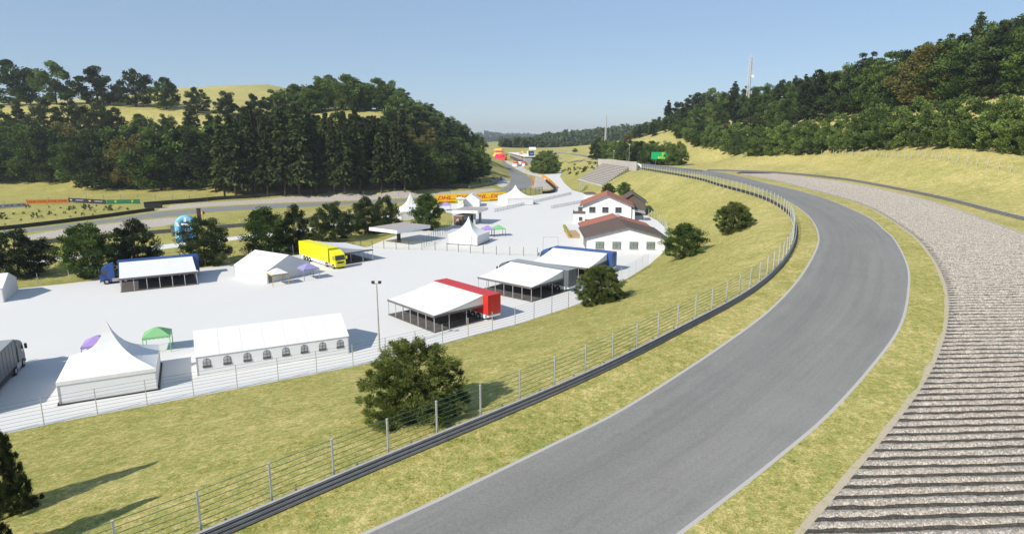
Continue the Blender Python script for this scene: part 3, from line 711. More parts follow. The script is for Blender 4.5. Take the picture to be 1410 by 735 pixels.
def set_truck(O, dirv, label, alabel, m, depth=8.7, cab=True, **k):
    d = Vector((dirv[0], dirv[1], 0)).normalized(); nl = Vector((-d.y, d.x, 0))
    P0 = Vector((O[0], O[1], 0)) - nl * 1.25
    truck(P0, d, label, m, cab, **k); awning(P0, d, alabel, depth)
set_truck((-61.9, 121.3), (-.859, -.511), 'blue articulated truck parked by the dark trees at the left paddock edge', 'white awning with brown edge on the near side of the left blue truck', 'blue', 8.6, skirt='blue')
set_truck((-3.55, 89.2), (-.671, .741), 'bright red trailer without a cab in the middle of the near row', 'white awning over a dark floor beside the red trailer, nearest the light mast', 'red', 8.9, cab=False)
set_truck((9.88, 106.9), (-.762, .648), 'grey topped trailer and truck between the red and the right blue trailer', 'white awning over a dark floor beside the grey trailer, middle of the right three', 'greydk', 9.0, roofm='grey')
set_truck((20.1, 123.4), (-.859, .512), 'blue articulated truck in front of the brown roofed house', 'white awning beside the right blue truck, partly behind the grey trailer', 'blue', 9.2)
truck((-46.95, 139.4), (.687, -.726), 'bright yellow articulated truck with its cab facing the camera', 'yellow')
dY = Vector((.687, -.726, 0)).normalized()
awning((-46.95, 139.4), dY, 'white awning with a dark edge on the far side of the yellow truck', 8.4)
truck((-53.3, 56.2), (-.40, .917), 'slate grey lorry seen from behind its flank at the lower left edge', 'greydk', skirt='dark', roofm='grey')

# ---------------------------------------------------------------- tents
def spire_tent(FL, FR, label, eave=2.5, apex=7.0, skirt=True, door=False, size2=None):
    d, wd = unit(FL, FR); nl = Vector((-d.y, d.x, 0)); dp = size2 or wd
    c = Vector((FL[0], FL[1], 0)) + d * wd / 2 + nl * dp / 2
    root = thing('pagoda_tent', label, 'tent', (c.x, c.y, 0), ang(d))
    hw, hd = wd / 2, dp / 2; N = 8; NR = 10
    vs = []; fs = []
    for j in range(NR + 1):
        t = j / NR; s = 1 - t; s = max(s, .012)
        z = eave + (apex - eave) * (.42 * t + .58 * t ** 4.2)
        ring = []
        for e in range(4):
            for i in range(N):
                a = i / N * 2 - 1
                x, y = [(a, -1), (1, a), (-a, 1), (-1, -a)][e]
                sag = .10 * (1 - a * a) * s * (1 - t) * 2 * t * 2
                vs.append((x * hw * s, y * hd * s, z - sag))
    nn = 4 * N
    for j in range(NR):
        for i in range(nn): fs.append((j * nn + i, j * nn + (i + 1) % nn, (j + 1) * nn + (i + 1) % nn, (j + 1) * nn + i))
    rf = MB().add(vs, fs).build('roof', M['fabric'], root, smooth=False)
    MB().tube((0, 0, apex - .35), (0, 0, apex + .25), .05, 6, .015).build('finial', M['fabric2'], root)
    va = MB(); wl = 0
    for e, (cx_, cy_, sx_, sy_) in enumerate(((0, -hd, wd, .03), (hw, 0, .03, dp), (0, hd, wd, .03), (-hw, 0, .03, dp))):
        va.box((cx_, cy_, eave - .19), (sx_ + .04, sy_ + .04, .38))
    va.build('valance', M['fabric2'], root)
    for e, (cx_, cy_, sx_, sy_) in enumerate(((0, -hd + .07, wd - .1, .03), (hw - .07, 0, .03, dp - .1), (0, hd - .07, wd - .1, .03), (-hw + .07, 0, .03, dp - .1))):
        MB().box((cx_, cy_, (eave + .1) / 2 + .02), (sx_, sy_, eave - .1)).build('side_wall', M['fabric'], root)
    if skirt:
        sk_ = MB()
        for cx_, cy_, sx_, sy_ in ((0, -hd - .06, wd + .3, .12), (hw + .06, 0, .22, dp + .1), (0, hd + .06, wd + .3, .12), (-hw - .06, 0, .22, dp + .1)):
            sk_.box((cx_, cy_, .07), (sx_, sy_, .14))
        sk_.build('ground_frame', M['dark'], root)
    for x in (-hw, hw):
        for y in (-hd, hd): MB().box((x * .985, y * .985, eave / 2), (.12, .12, eave - .05)).build('post', M['steel'], root)
    if door:
        fr_ = MB().box((-.9, -hd - .03, 1.15), (.12, .1, 2.3)).box((2.5, -hd - .03, 1.15), (.12, .1, 2.3)).box((.8, -hd - .03, 2.33), (3.5, .1, .1))
        fr_.build('door_frame', M['steel'], root)
        MB().box((.8, -hd - .02, 1.1), (3.2, .05, 2.15)).build('door', M['fabric'], root)
    return root
spire_tent(G(82, 558), G(218, 536.5), 'large white pagoda tent with a tall spire, nearest the lower left fence', 2.5, 7.1)
spire_tent(G(617, 336), G(657.5, 338.5), 'white pagoda tent with a framed door beside the small green and lilac canopies', 2.5, 6.7, door=True)
spire_tent(G(685.5, 279.5), G(699, 283.6), 'white pagoda tent in front of the right end of the yellow banner', 3.0, 7.6, skirt=False, size2=11)
spire_tent(G(543, 301), G(553, 304.5), 'white pagoda tent half hidden behind the middle trees', 3.0, 8.6, skirt=False, size2=9)

def gable_tent(FL, FR, depth, label, eave=2.3, ridge=4.4, along='y', name='gable_tent', windows=0, door=False):
    """ridge along local y (into depth) or local x (along the front)"""
    d, wd = unit(FL, FR)
    root = thing(name, label, 'tent', (FL[0], FL[1], 0), ang(d))
    w2 = wd / 2; ov = .08; t = .05
    rf = MB()
    if along == 'y':
        for a, b in (((-ov, eave - .05), (w2, ridge)), ((w2, ridge), (wd + ov, eave - .05))):
            rf.prism([(a[0], -ov, a[1]), (b[0], -ov, b[1]), (b[0], depth + ov, b[1]), (a[0], depth + ov, a[1])], (0, 0, t))
        for y in (0, depth - .04): MB().prism([(.03, y, .02), (wd - .03, y, .02), (wd - .03, y, eave), (w2, y, ridge - .03), (.03, y, eave)], (0, .04, 0)).build('end_wall', M['fabric2'], root)
        for x in (.02, wd - .06): MB().box((x + .02, depth / 2, eave / 2), (.04, depth - .1, eave - .06)).build('side_wall', M['fabric'], root)
    else:
        d2 = depth / 2
        for a, b in (((-ov, eave - .05), (d2, ridge)), ((d2, ridge), (depth + ov, eave - .05))):
            rf.prism([(-ov, a[0], a[1]), (wd + ov, a[0], a[1]), (wd + ov, b[0], b[1]), (-ov, b[0], b[1])], (0, 0, t))
        for x in (0, wd - .04): MB().prism([(x, .03, .02), (x, depth - .03, .02), (x, depth - .03, eave), (x, d2, ridge - .03), (x, .03, eave)], (.04, 0, 0)).build('end_wall', M['fabric2'], root)
        for y in (.02, depth - .06): MB().box((wd / 2, y + .02, eave / 2), (wd - .1, .04, eave - .06)).build('side_wall', M['fabric'], root)
    rfo = rf.build('roof', M['fabric'], root)
    sm = MB(); k = max(2, round((wd if along == 'x' else depth) / 2.5))
    for i in range(1, k):
        if along == 'x':
            x = wd * i / k
            for a, b in (((-ov, eave - .05), (depth / 2, ridge)), ((depth / 2, ridge), (depth + ov, eave - .05))): sm.tube((x, a[0], a[1] + t), (x, b[0], b[1] + t), .03, 5)
        else:
            y = depth * i / k
            for a, b in (((-ov, eave - .05), (w2, ridge)), ((w2, ridge), (wd + ov, eave - .05))): sm.tube((a[0], y, a[1] + t), (b[0], y, b[1] + t), .03, 5)
    sm.build('seam', M['fabric2'], rfo)
    pl = MB()
    for x in (.06, wd - .06):
        for y in (.06, depth - .06): pl.box((x, y, eave / 2), (.14, .14, eave - .08))
    pl.build('frame', M['steel'], root)
    for i in range(windows):
        x = wd * (i + .5) / windows
        arch = [(x - .42, 0, .95)] + [(x + .42, 0, .95)] + [(x + .42 * math.cos(a), 0, 1.55 + .42 * math.sin(a)) for a in np.linspace(0, math.pi, 9)]
        wn = MB().prism([(p[0], .02, p[2]) for p in arch], (0, -.035, 0)).build('window', M['tframe'], root)
        inn = [(x + (p[0] - x) * .82, .0, 1.02 + (p[2] - .95) * .86) for p in arch]
        MB().prism([(p[0], -.016, p[2]) for p in inn], (0, -.012, 0)).build('pane', M['clear'], wn)
        MB().box((x, -.03, 1.0), (.9, .05, .28)).box((x, -.035, 1.5), (.035, .03, .9)).box((x, -.035, 1.45), (.74, .03, .035)).build('sill', M['frame'], wn)
    if door: MB().box((.55, -.03, 1.0), (.9, .05, 2.0)).build('door', M['steel_d'], root)
    return root
M['tframe'] = mat('grey tent window frame', (.22, .21, .21), .6)
M['clear'] = mat('clear tent pane', (.34, .35, .39), .25, spec=.6, var=.3, scale=1.5)
gable_tent(G(272, 517.5), G(481, 486), 9.0, 'long white marquee with a row of eight arched windows', 2.3, 4.1, 'x', 'marquee', windows=8)
gable_tent(G(369.5, 390), G(428, 376.8), 10.2, 'white gabled tent left of the yellow truck behind two small canopies', 2.4, 4.6, 'y', door=True)
gable_tent((-93.2, 96.3), (-84.3, 100.6), 8.9, 'white gabled tent cut by the left edge of the picture', 2.4, 4.1, 'x')
gable_tent(G(638.5, 284.8), G(660.5, 284.8), 8.5, 'white gabled tent in front of the yellow banner, behind the kiosk', 2.6, 4.8, 'y')

def popup(c, size, rz, label, m, vm=None, legm='white', h=2.2, top=3.1, size2=None, group=None):
    root = thing('popup_canopy', label, 'canopy', (c[0], c[1], 0), rz, group)
    hx, hy = size / 2, (size2 or size) / 2; vm = vm or m
    b = [(-hx, -hy, h), (hx, -hy, h), (hx, hy, h), (-hx, hy, h)]; a = (0, 0, top); k = .34
    mid = [(x * k, y * k, h + (top - h) * .72) for x, y, z in b]
    fs = [(i, (i + 1) % 4, 4 + (i + 1) % 4, 4 + i) for i in range(4)] + [(4 + i, 4 + (i + 1) % 4, 8) for i in range(4)] + [(3, 2, 1, 0)]
    MB().add(b + mid + [a], fs).build('canopy_roof', M[m], root)
    va = MB()
    nseg = 6
    for i in range(4):
        p, q = Vector(b[i]), Vector(b[(i + 1) % 4]); dd = (q - p) / nseg
        for j in range(nseg):
            s, e = p + dd * (j + .0), p + dd * (j + 1)
            m1 = (s + e) / 2
            va.prism([s, e, e + Vector((0, 0, -.22)), m1 + Vector((0, 0, -.3)), s + Vector((0, 0, -.22))], Vector((dd.y, -dd.x, 0)).normalized() * .02)
    va.build('valance', M[vm], root)
    for x, y, z in b: MB().box((x * .97, y * .97, h / 2 - .02), (.09, .09, h - .02)).build('leg', M[legm], root)
    return root
popup(G(210, 479)[:2] if False else (-45.6, 77.0), 3.1, R(24), 'green pop-up canopy behind the big pagoda tent', 'green', legm='green')
popup((-51.0, 73.6), 3.1, R(24), 'lilac pop-up canopy peeking out left of the big pagoda tent', 'lilac', legm='lilac')
popup((-43.6, 113.6), 3.0, R(40), 'white pop-up canopy with an ochre edge in front of the gabled tent', 'fabric', 'gold', 'tan')
popup((-39.3, 118.2), 3.1, R(40), 'violet grey pop-up canopy between the gabled tent and the yellow truck', 'violet', legm='violet')
popup((-3.7, 171.3), 3.2, R(15), 'small green pop-up canopy right of the framed door pagoda tent', 'green', legm='greenpost')
popup((-6.7, 170.2), 3.0, R(15), 'small lilac pop-up canopy touching the far green canopy', 'lilac', legm='greenpost')
popup((-24.5, 231.5), 3.6, R(10), 'lilac pop-up canopy by the round tree in front of the yellow banner', 'lilac', legm='steel')

# white kiosk canopy with the green ring
t = thing('sign_kiosk', 'slim white kiosk with a green ring sign before the yellow banner', 'kiosk', (*G(634, 285.5)[:2], 0), R(5))
MB().box((0, 0, 1.7), (2.0, 2.0, 3.4)).build('body', M['white'], t)
MB().box((0, 0, 3.55), (3.2, 3.2, .3)).box((0, 0, 3.85), (2.6, 2.6, .3), taper=.3).build('roof', M['fabric'], t)
rg = MB()
for i in range(16):
    a0, a1 = 2 * math.pi * i / 16, 2 * math.pi * (i + 1) / 16
    rg.prism([(.55 * math.cos(a0), -1.005, 1.9 + .55 * math.sin(a0)), (.55 * math.cos(a1), -1.005, 1.9 + .55 * math.sin(a1)), (.85 * math.cos(a1), -1.005, 1.9 + .85 * math.sin(a1)), (.85 * math.cos(a0), -1.005, 1.9 + .85 * math.sin(a0))], (0, -.02, 0))
rg.build('ring_emblem', M['limel'], t)

# flat roofed shelters
def shelter(FL, FR, BR, z, th, label, columns, colm='dark', logos=False):
    FL, FR, BR = (Vector((p[0], p[1], 0)) for p in (FL, FR, BR)); d, wd = unit(FL, FR); dp = (BR - FR).length
    root = thing('flat_shelter', label, 'shelter', (FL.x, FL.y, 0), ang(d))
    MB().box((wd / 2, dp / 2, z - th / 2), (wd, dp, th)).build('roof_slab', M['white'], root)
    MB().box((wd / 2, dp / 2, z + .015), (wd - .3, dp - .3, .03)).build('roof_felt', M['slab'], root)
    for x, y in columns: MB().box((wd * x, dp * y, (z - th) / 2), (.7, .7, z - th)).build('column', M[colm], root)
    if logos:
        MB().box((wd * .82, -.02, z - th * .5), (.9, .03, .4)).build('emblem', M['limel'], root)
    return root
shelter(G(508, 313, 4.1), G(546.5, 317.6, 4.1), G(573.5, 308.6, 4.1), 4.1, .8, 'flat white roofed shelter on one dark column behind the yellow truck', [(.5, .45)])
shelter(G(622.5, 289.3, 4.6), G(657.5, 290.5, 4.6), G(666.5, 285.3, 4.6), 4.6, .8, 'flat white roofed shelter over the brown kiosk', [(.75, .3), (.75, .8)], 'steel', True)
# brown kiosk
k0, k1 = Vector(G(624.5, 309.6)), Vector(G(636.6, 310.4)); d, wd = unit(k0, k1)
t = thing('wooden_kiosk', 'brown boarded kiosk with a round white sign under the flat shelter', 'kiosk', k0, ang(d))
MB().box((wd / 2, 4.5, 1.4), (wd, 9, 2.8)).build('body', M['wood'], t)
MB().box((wd / 2, 4.5, 2.88), (wd + .3, 9.4, .14)).build('roof', M['slab'], t)
MB().box((wd + .03, 4.5, 1.4), (.05, 8.4, 2.3)).build('shop_front', M['glass'], t)
rs = MB(); rs.tube((wd / 2, -.05, 1.5), (wd / 2, .01, 1.5), .48, 18); rs.build('round_sign', M['white'], t)

# light mast
def lamp_mast(b, h, label):
    t = thing('light_mast', label, 'light mast', b)
    MB().tube((0, 0, 0), (0, 0, h), .13, 10, .07).build('pole', M['polep'], t)
    MB().box((0, 0, .2), (.5, .5, .4)).build('base', M['concrete'], t)
    MB().box((0, 0, h), (1.0, .08, .08)).build('cross_arm', M['polep'], t)
    for x in (-.42, .42):
        f = MB().box((x, -.05, h + .2), (.36, .3, .3)).build('floodlight', M['dark'], t)
        MB().box((x, -.215, h + .2), (.3, .03, .24)).build('lens', M['glass'], f)
lamp_mast((-16.9, 76.0, 0), 9.0, 'tall slim light mast with two floodlights beside the marquee')
t = thing('security_light', 'short pole with a white lamp among the trees on the right slope', 'lamp', hit(1385, 208))
MB().tube((0, 0, -.3), (0, 0, 3.2), .09, 6).build('pole', M['tan'], t); MB().box((.3, 0, 3.3), (.9, .5, .35)).build('lamp_head', M['white'], t)

# ---------------------------------------------------------------- crowd barriers, gate, small objects
def barrier_row(a, b, label, group, kind_sheet=0.0):
    a, b = Vector(a), Vector(b); L = (b - a).length; k = int(L / 2.5); d = (b - a) / L
    mb = MB().tube((0, 0, 1.1), (2.4, 0, 1.1), .03, 5).tube((0, 0, .18), (2.4, 0, .18), .025, 5).tube((0, 0, 0), (0, 0, 1.1), .03, 5).tube((2.4, 0, 0), (2.4, 0, 1.1), .03, 5)
    for i in range(1, 12): mb.tube((.2 * i, 0, .18), (.2 * i, 0, 1.1), .016, 4)
    mb.box((.4, 0, .03), (.06, .6, .05)).box((2.0, 0, .03), (.06, .6, .05))
    pr0 = None
    for i in range(k):
        p = a + d * (i * L / k)
        if pr0 is None: o = pr0 = mb.build('crowd_barrier', M['steel_d'])
        else: o = pr0.copy(); COL.objects.link(o)
        o.location = (p.x, p.y, gz(p.x, p.y)); o.rotation_euler = (0, 0, ang(d) + random.uniform(-.05, .05))
        tag(o, label, 'barrier', group)
barrier_row(G(681, 292), G(787, 267.5), 'grey steel crowd barrier panel in the long row slanting across the far paddock', 'long row of crowd barriers in the far paddock')
barrier_row(G(759, 287.2), G(803, 279), 'grey steel crowd barrier panel in the short row left of the two storey house', 'short row of crowd barriers near the house')
t = thing('goal_frame', 'plain grey metal gate frame standing behind the right blue truck', 'gate', (7.5, 149.0, 0), 0)
MB().tube((0, 0, 0), (0, 0, 3.2), .07, 6).tube((3.6, 0, 0), (3.6, 0, 3.2), .07, 6).build('post', M['steel'], t); MB().tube((0, 0, 3.2), (3.6, 0, 3.2), .07, 6).build('crossbar', M['steel'], t)
# inflatable
q = G(258, 332.5)
t = thing('inflatable_arch', 'sky blue inflatable arch with white patches standing behind the left trees', 'inflatable', (q[0], q[1], 0), R(18))
def arch_ring(ro, ri, y0, y1, zc):
    mb = MB(); n = 14; vs = []
    prof = [(ro * math.cos(a), zc + ro * 1.05 * math.sin(a)) for a in np.linspace(math.pi, 0, n)]
    prof = [(-ro, 0)] + prof + [(ro, 0)]
    inn = [(ri * math.cos(a), zc + ri * 1.05 * math.sin(a)) for a in np.linspace(0, math.pi, n)]
    inn = [(ri, 0)] + inn + [(-ri, 0)]
    return prof, inn
prof, inn = arch_ring(2.5, 1.15, 0, 0, 4.3)
bodyv = MB(); npf = len(prof)
vs = [(x, -1.1, z) for x, z in prof] + [(x, -1.1, z) for x, z in inn[::-1]] + [(x, 1.1, z) for x, z in prof] + [(x, 1.1, z) for x, z in inn[::-1]]
fs = []
for i in range(npf - 1):
    fs += [(i, i + 1, npf + i + 1, npf + i), (2 * npf + i + 1, 2 * npf + i, 3 * npf + i, 3 * npf + i + 1), (i + 1, i, 2 * npf + i, 2 * npf + i + 1), (npf + i, npf + i + 1, 3 * npf + i + 1, 3 * npf + i)]
bodyv.add(vs, fs)
ib = bodyv.build('arch_body', M['cyan'], t, True)
bv = ib.modifiers.new('soft', 'BEVEL'); bv.width = .45; bv.segments = 3; bv.limit_method = 'ANGLE'
MB().box((0, .4, 2.6), (2.3, .3, 5.2)).build('inner_panel', M['azure'], t)
for (x, z, wx, wz, a) in ((-1.75, 2.2, .8, 1.6, .1), (.2, 5.9, .6, 1.2, -.2), (.1, 4.6, 1.9, .55, -.2), (.1, 3.0, 1.2, 1.5, 0), (-1.7, 4.7, .6, 1.1, .3)):
    ca, sa = math.cos(a), math.sin(a)
    pp = [(x + sx * wx / 2 * ca - sz * wz / 2 * sa, (-1.125 if abs(x) > .5 or z > 5.4 or abs(z - 4.6) < .1 else .24), z + sx * wx / 2 * sa + sz * wz / 2 * ca) for sx, sz in ((-1, -1), (1, -1), (1, 1), (-1, 1))]
    MB().prism(pp, (0, -.02, 0)).build('white_patch', M['white'], t)
q = G(241.5, 325)
t = thing('equipment_cabinet', 'grey equipment cabinet beside the sky blue inflatable', 'cabinet', (q[0], q[1], 0), R(12))
MB().box((0, 0, 1.3), (1.5, 1.4, 2.6)).build('body', M['steel_d'], t); MB().box((0, 0, 2.75), (1.9, 1.7, .3)).build('lid', M['steel_d'], t)
q = B([(275.5, 311)])[0]
t = thing('timing_post', 'tall black post beside the sky blue inflatable', 'post', (q[0], q[1], 0))
MB().box((0, 0, 2.6), (.9, .7, 5.2)).build('body', M['dark'], t); MB().box((0, 0, 5.3), (1.1, .9, .2)).build('cap', M['dark'], t)
q = B([(280.3, 305)])[0]
t = thing('warning_light', 'small orange and black flag light by the lower track', 'signal', (q[0], q[1], 0))
MB().tube((0, 0, 0), (0, 0, 2.4), .06, 6).build('pole', M['steel_d'], t); MB().box((-.25, 0, 2.8), (.5, .3, .9)).build('orange_panel', M['orange'], t); MB().box((.25, 0, 2.8), (.5, .3, .9)).build('black_panel', M['dark'], t)
q = G(752, 238.8)
t = thing('parked_van', 'small pale blue van parked in front of the round dark clump of trees', 'van', (q[0], q[1], gz(q[0], q[1])), R(10))
MB().prism([(-2.3, -.95, .4), (2.3, -.95, .4), (2.3, -.95, 1.2), (1.5, -.95, 1.9), (-2.3, -.95, 2.0)], (0, 1.9, 0)).build('body', M['cyan'], t)
MB().box((0, -.96, 1.5), (2.6, .02, .5)).build('side_window', M['glass'], t)
for x in (-1.4, 1.4):
    for y in (-.85, .85): MB().cyl_x((x, y, .35), .35, .25).build('wheel', M['black'], t)

# ---------------------------------------------------------------- boards
def banner(pl, pr_, h, label, m, name='advertising_board', zb=.1, cat='advertising board'):
    a, b = Vector((pl[0], pl[1], 0)), Vector((pr_[0], pr_[1], 0)); d, L = unit(a, b)
    z = max(gz(*a[:2]), gz(*b[:2])) if len(pl) < 4 else pl[3]
    t = thing(name, label, cat, (a.x, a.y, z), ang(d))
    MB().box((L / 2, .05, zb + h / 2), (L, .1, h)).build('panel', M[m], t)
    for x in np.linspace(.3, L - .3, max(2, int(L / 4))): MB().box((x, .18, (zb + h) / 2 - .4), (.1, .12, zb + h + .6)).build('support', M['steel_d'], t)
    return t, L
t, L = banner(G(599, 280), G(697, 275.6), 3.3, 'long yellow banner with big red letters behind the far paddock tents', 'dhly', zb=.15)
for i in range(4):
    x = L * (.128 + .245 * i)
    text_mesh('DHL', 2.05, t, (x, -.02, 2.0), M['dhlr'], shear=.28, bold=.045, sx=1.5)
    MB().box((x + L * .122, -.012, 1.5), (L * .055, .02, .16)).build('red_stripe', M['dhlr'], t)
MB().box((L * .16, -.012, .34), (L * .22, .02, .3)).box((L * .5, -.012, .34), (L * .15, .02, .3)).box((L * .84, -.012, .34), (L * .16, .02, .3)).build('red_stripe', M['dhlr'], t)
def hb(u, v): p = hit(u, v); return (p.x, p.y)
t, L = banner(hb(-36, 292.5), hb(36, 285), 1.55, 'pale blue white advertising board with dark scrawl and red marks, leftmost of the left row', 'whiteb')
for i in range(4):
    x = L * (.14 + .24 * i)
    MB().box((x, -.012, .92), (L * .09, .02, .2)).box((x + .3, -.012, 1.12), (L * .06, .02, .1)).build('dark_mark', M['navy'], t)
    if i % 2 or i == 2: MB().prism([(x + L * .07, -.012, .72), (x + L * .15, -.012, .78), (x + L * .14, -.012, 1.05), (x + L * .105, -.012, 1.22), (x + L * .075, -.012, 1.0)], (0, -.015, 0)).build('red_mark', M['lettr'], t)
t, L = banner(hb(36.6, 283.6), hb(94, 279.6), 1.6, 'dull orange advertising board with dark red lettering in the left row', 'orangeb')
for i in range(4): text_mesh('DHL', .95, t, (L * (.13 + .245 * i), -.015, .9), M['lettr'], shear=.28, bold=.02, sx=1.7)
t, L = banner(hb(94.5, 279.4), hb(146, 281.2), 1.6, 'navy black advertising board with two gold emblems and pale lettering in the left row', 'navy')
for i in range(2):
    x = L * (.08 + .5 * i)
    MB().prism([(x - .75, -.012, .78), (x - .28, -.012, .78), (x - .28, -.012, .62), (x + .28, -.012, .62), (x + .28, -.012, .78), (x + .75, -.012, .78), (x + .65, -.012, 1.08), (x + .28, -.012, 1.08), (x + .28, -.012, 1.24), (x - .28, -.012, 1.24), (x - .28, -.012, 1.08), (x - .65, -.012, 1.08)], (0, -.015, 0)).build('gold_emblem', M['goldm'], t)
    text_mesh('CHEVROLET', .72, t, (x + L * .23, -.015, .93), M['lettw'], bold=.008, sx=1.15)
t, L = banner(hb(147, 281.2), hb(193, 280.6), 1.6, 'dark green advertising board with two small yellow crowns, rightmost of the left row', 'greenb')
def crown(t, x, y, z, s, m):
    mb = MB()
    for a in (-.9, -.45, 0, .45, .9):
        tip = (x + s * .62 * a, z + s * (1.0 - .18 * abs(a)))
        mb.prism([(x + s * (.3 * a - .06), y, z), (x + s * (.3 * a + .06), y, z), (tip[0] + .03 * s, y, tip[1]), (tip[0] - .03 * s, y, tip[1])], (0, -.015, 0))
        mb.tube((tip[0], y - .02, tip[1]), (tip[0], y, tip[1]), .1 * s, 8)
    mb.prism([(x - .36 * s, y, z - .02 * s), (x + .36 * s, y, z - .02 * s), (x + .3 * s, y, z - .22 * s), (x - .3 * s, y, z - .22 * s)], (0, -.02, 0))
    mb.build('crown_emblem', M[m], t)
for f in (.27, .77): crown(t, L * f, -.012, .72, .72, 'lime')
# green billboard by the upper track
bl, br = Py(896.6, 219.2, 372), Py(929.0, 219.2, 372); tl = Py(896.6, 209.5, 372)
d, L = unit(bl, br); t = thing('green_billboard', 'bright green billboard with a yellow crown and name before the dark tree row', 'billboard', (bl[0], bl[1], bl[2]), ang(d))
hB = tl[2] - bl[2]
MB().box((L / 2, .1, hB / 2), (L, .2, hB)).build('panel', M['rolex'], t)
text_mesh('ROLEX', 1.75, t, (L * .5, -.02, hB * .2), M['lime'], bold=.03, sx=1.1); crown(t, L * .5, -.012, hB * .55, 1.5, 'lime')
for x in (L * .2, L * .8):
    g_ = gz(bl[0] + d.x * x, bl[1] + d.y * x) - bl[2]
    MB().box((x, .3, (g_ - .3 + hB) / 2), (.25, .2, hB - g_ + .3)).build('support', M['steel_d'], t)

# ---------------------------------------------------------------- houses
def gable_house(root, x0, x1, y0, y1, eave, ridge, roofm, ov=.6, name='wall', rx=None, wallm='wall', ridge_x=None):
    xm = (x0 + x1) / 2 if ridge_x is None else ridge_x
    MB().prism([(x0, y0, 0), (x1, y0, 0), (x1, y0, eave), (xm, y0, ridge), (x0, y0, eave)], (0, y1 - y0, 0)).build(name, M[wallm], root)
    th = .16
    for a, s in ((x0, -1), (x1, 1)):
        sl_ = (ridge - eave) / abs(xm - a); e = (a + s * ov, eave - sl_ * ov)
        lst = [(e[0], y0 - ov, e[1] + .02), (xm, y0 - ov, ridge + .02), (xm, y1 + ov, ridge + .02), (e[0], y1 + ov, e[1] + .02)]
        rfo = MB().prism(lst, (0, 0, th)).build('roof', M[roofm], root)
        MB().prism([(e[0], y0 - ov - .04, e[1] - .1), (xm, y0 - ov - .04, ridge - .1), (xm, y0 - ov - .04, ridge + th), (e[0], y0 - ov - .04, e[1] + th)], (0, .035, 0)).build('barge_board', M['steel_d'], rfo)
        MB().tube((e[0] + s * .08, y0 - ov, e[1] + .02), (e[0] + s * .08, y1 + ov, e[1] + .02), .09, 8).build('gutter', M['steel_d'], rfo)
    MB().box((xm, (y0 + y1) / 2, ridge + th + .03), (.36, y1 - y0 + 2 * ov, .12)).build('ridge_tiles', M[roofm], root)
def window(root, x, y, z, w_, h_, pane='pane', axis='y', s=-1):
    if axis == 'y':
        f = MB().box((x, y + s * .05, z), (w_, .14, h_)).build('window', M['frame'], root)
        mb = MB()
        for a in (-1, 1):
            for c in (-1, 1): mb.box((x + a * w_ * .235, y + s * .10, z + c * h_ * .235), (w_ * .41, .05, h_ * .41))
        mb.build('pane', M[pane], f)
        MB().box((x, y + s * .16, z - h_ / 2 - .04), (w_ + .2, .2, .07)).build('sill', M['concrete'], f)
    else:
        f = MB().box((x + s * .05, y, z), (.14, w_, h_)).build('window', M['frame'], root)
        MB().box((x + s * .11, y, z), (.04, w_ * .8, h_ * .84)).build('pane', M[pane], f)
h1 = thing('brown_roofed_house', 'long low white house with a brown tiled roof behind the right blue truck', 'house', (17.6, 145.3, 0), R(-1.5))
gable_house(h1, 0, 18.3, 0, 16, 3.75, 6.15, 'tileb', ridge_x=9.3)
for x in (3.05, 7.0, 11.0, 14.95): window(h1, x, 0, 1.9, 1.95, 1.62)
for y in (1.4, 3.4, 5.4, 7.4): window(h1, 0, y, 1.75, 1.1, 2.0, 'glass', 'x', -1)
gable_house(h1, .3, 17.6, 16.02, 23.5, 3.95, 6.35, 'tile', .5, ridge_x=8.9)
MB().box((9.6, 19.0, 6.55), (1.3, 1.1, .5)).build('skylight', M['steel'], h1)
h2 = thing('orange_roofed_house', 'two storey white house with an orange tiled roof and three dark gable windows', 'house', (23.1, 204.0, 0), R(-8))
gable_house(h2, 0, 15.6, 0, 15.5, 5.0, 8.3, 'tile', .9)
for x in (3.1, 7.3, 11.5): window(h2, x, 0, 3.55, 2.0, 1.75, 'glass')
gable_house(h2, 12.2, 21.2, 15.53, 26.5, 4.7, 7.6, 'tileb', .7, wallm='frame')
MB().box((16.2, 4.2, 1.9), (1.2, 7.0, 3.8)).build('side_wing', M['wall'], h2)
MB().sheet((16.6, -.4, 3.3), (20.2, -.4, 2.7), (20.2, 6.0, 2.7), (16.6, 6.0, 3.3), .12).build('side_canopy', M['steel'], h2)
for y in (0, 5.6): MB().tube((19.9, y, 0), (19.9, y, 2.65), .06, 6).build('canopy_post', M['steel'], h2)
ax = thing('white_annex', 'small white annex with a dark balcony beside the two storey house', 'annex', (19.4, 196.3, 0), R(-8))
MB().box((1.75, 2.6, 1.5), (3.5, 5.2, 3.0)).build('wall', M['wall'], ax)
window(ax, 2.2, 0, 1.55, 1.1, 1.1, 'glass')
bl_ = MB().box((1.75, .3, 3.45), (3.9, .1, .9)).box((-.15, 2.6, 3.45), (.1, 5.2, .9)); bl_.build('balcony', M['frame'], ax)
MB().box((2.0, 2.2, 3.9), (1.3, 1.1, 1.8)).box((2.0, 2.2, 4.86), (1.6, 1.4, .12)).build('chimney', M['frame'], ax)
dk = thing('timber_deck', 'tan timber deck beside the low white house', 'deck', (17.0, 166.2, 0), R(2))
MB().box((.4, 7.5, .1), (3.4, 14, .2)).build('boards', M['tan'], dk); MB().box((-1.33, 7.5, .08), (.06, 14, .24)).build('edge_board', M['wood'], dk)
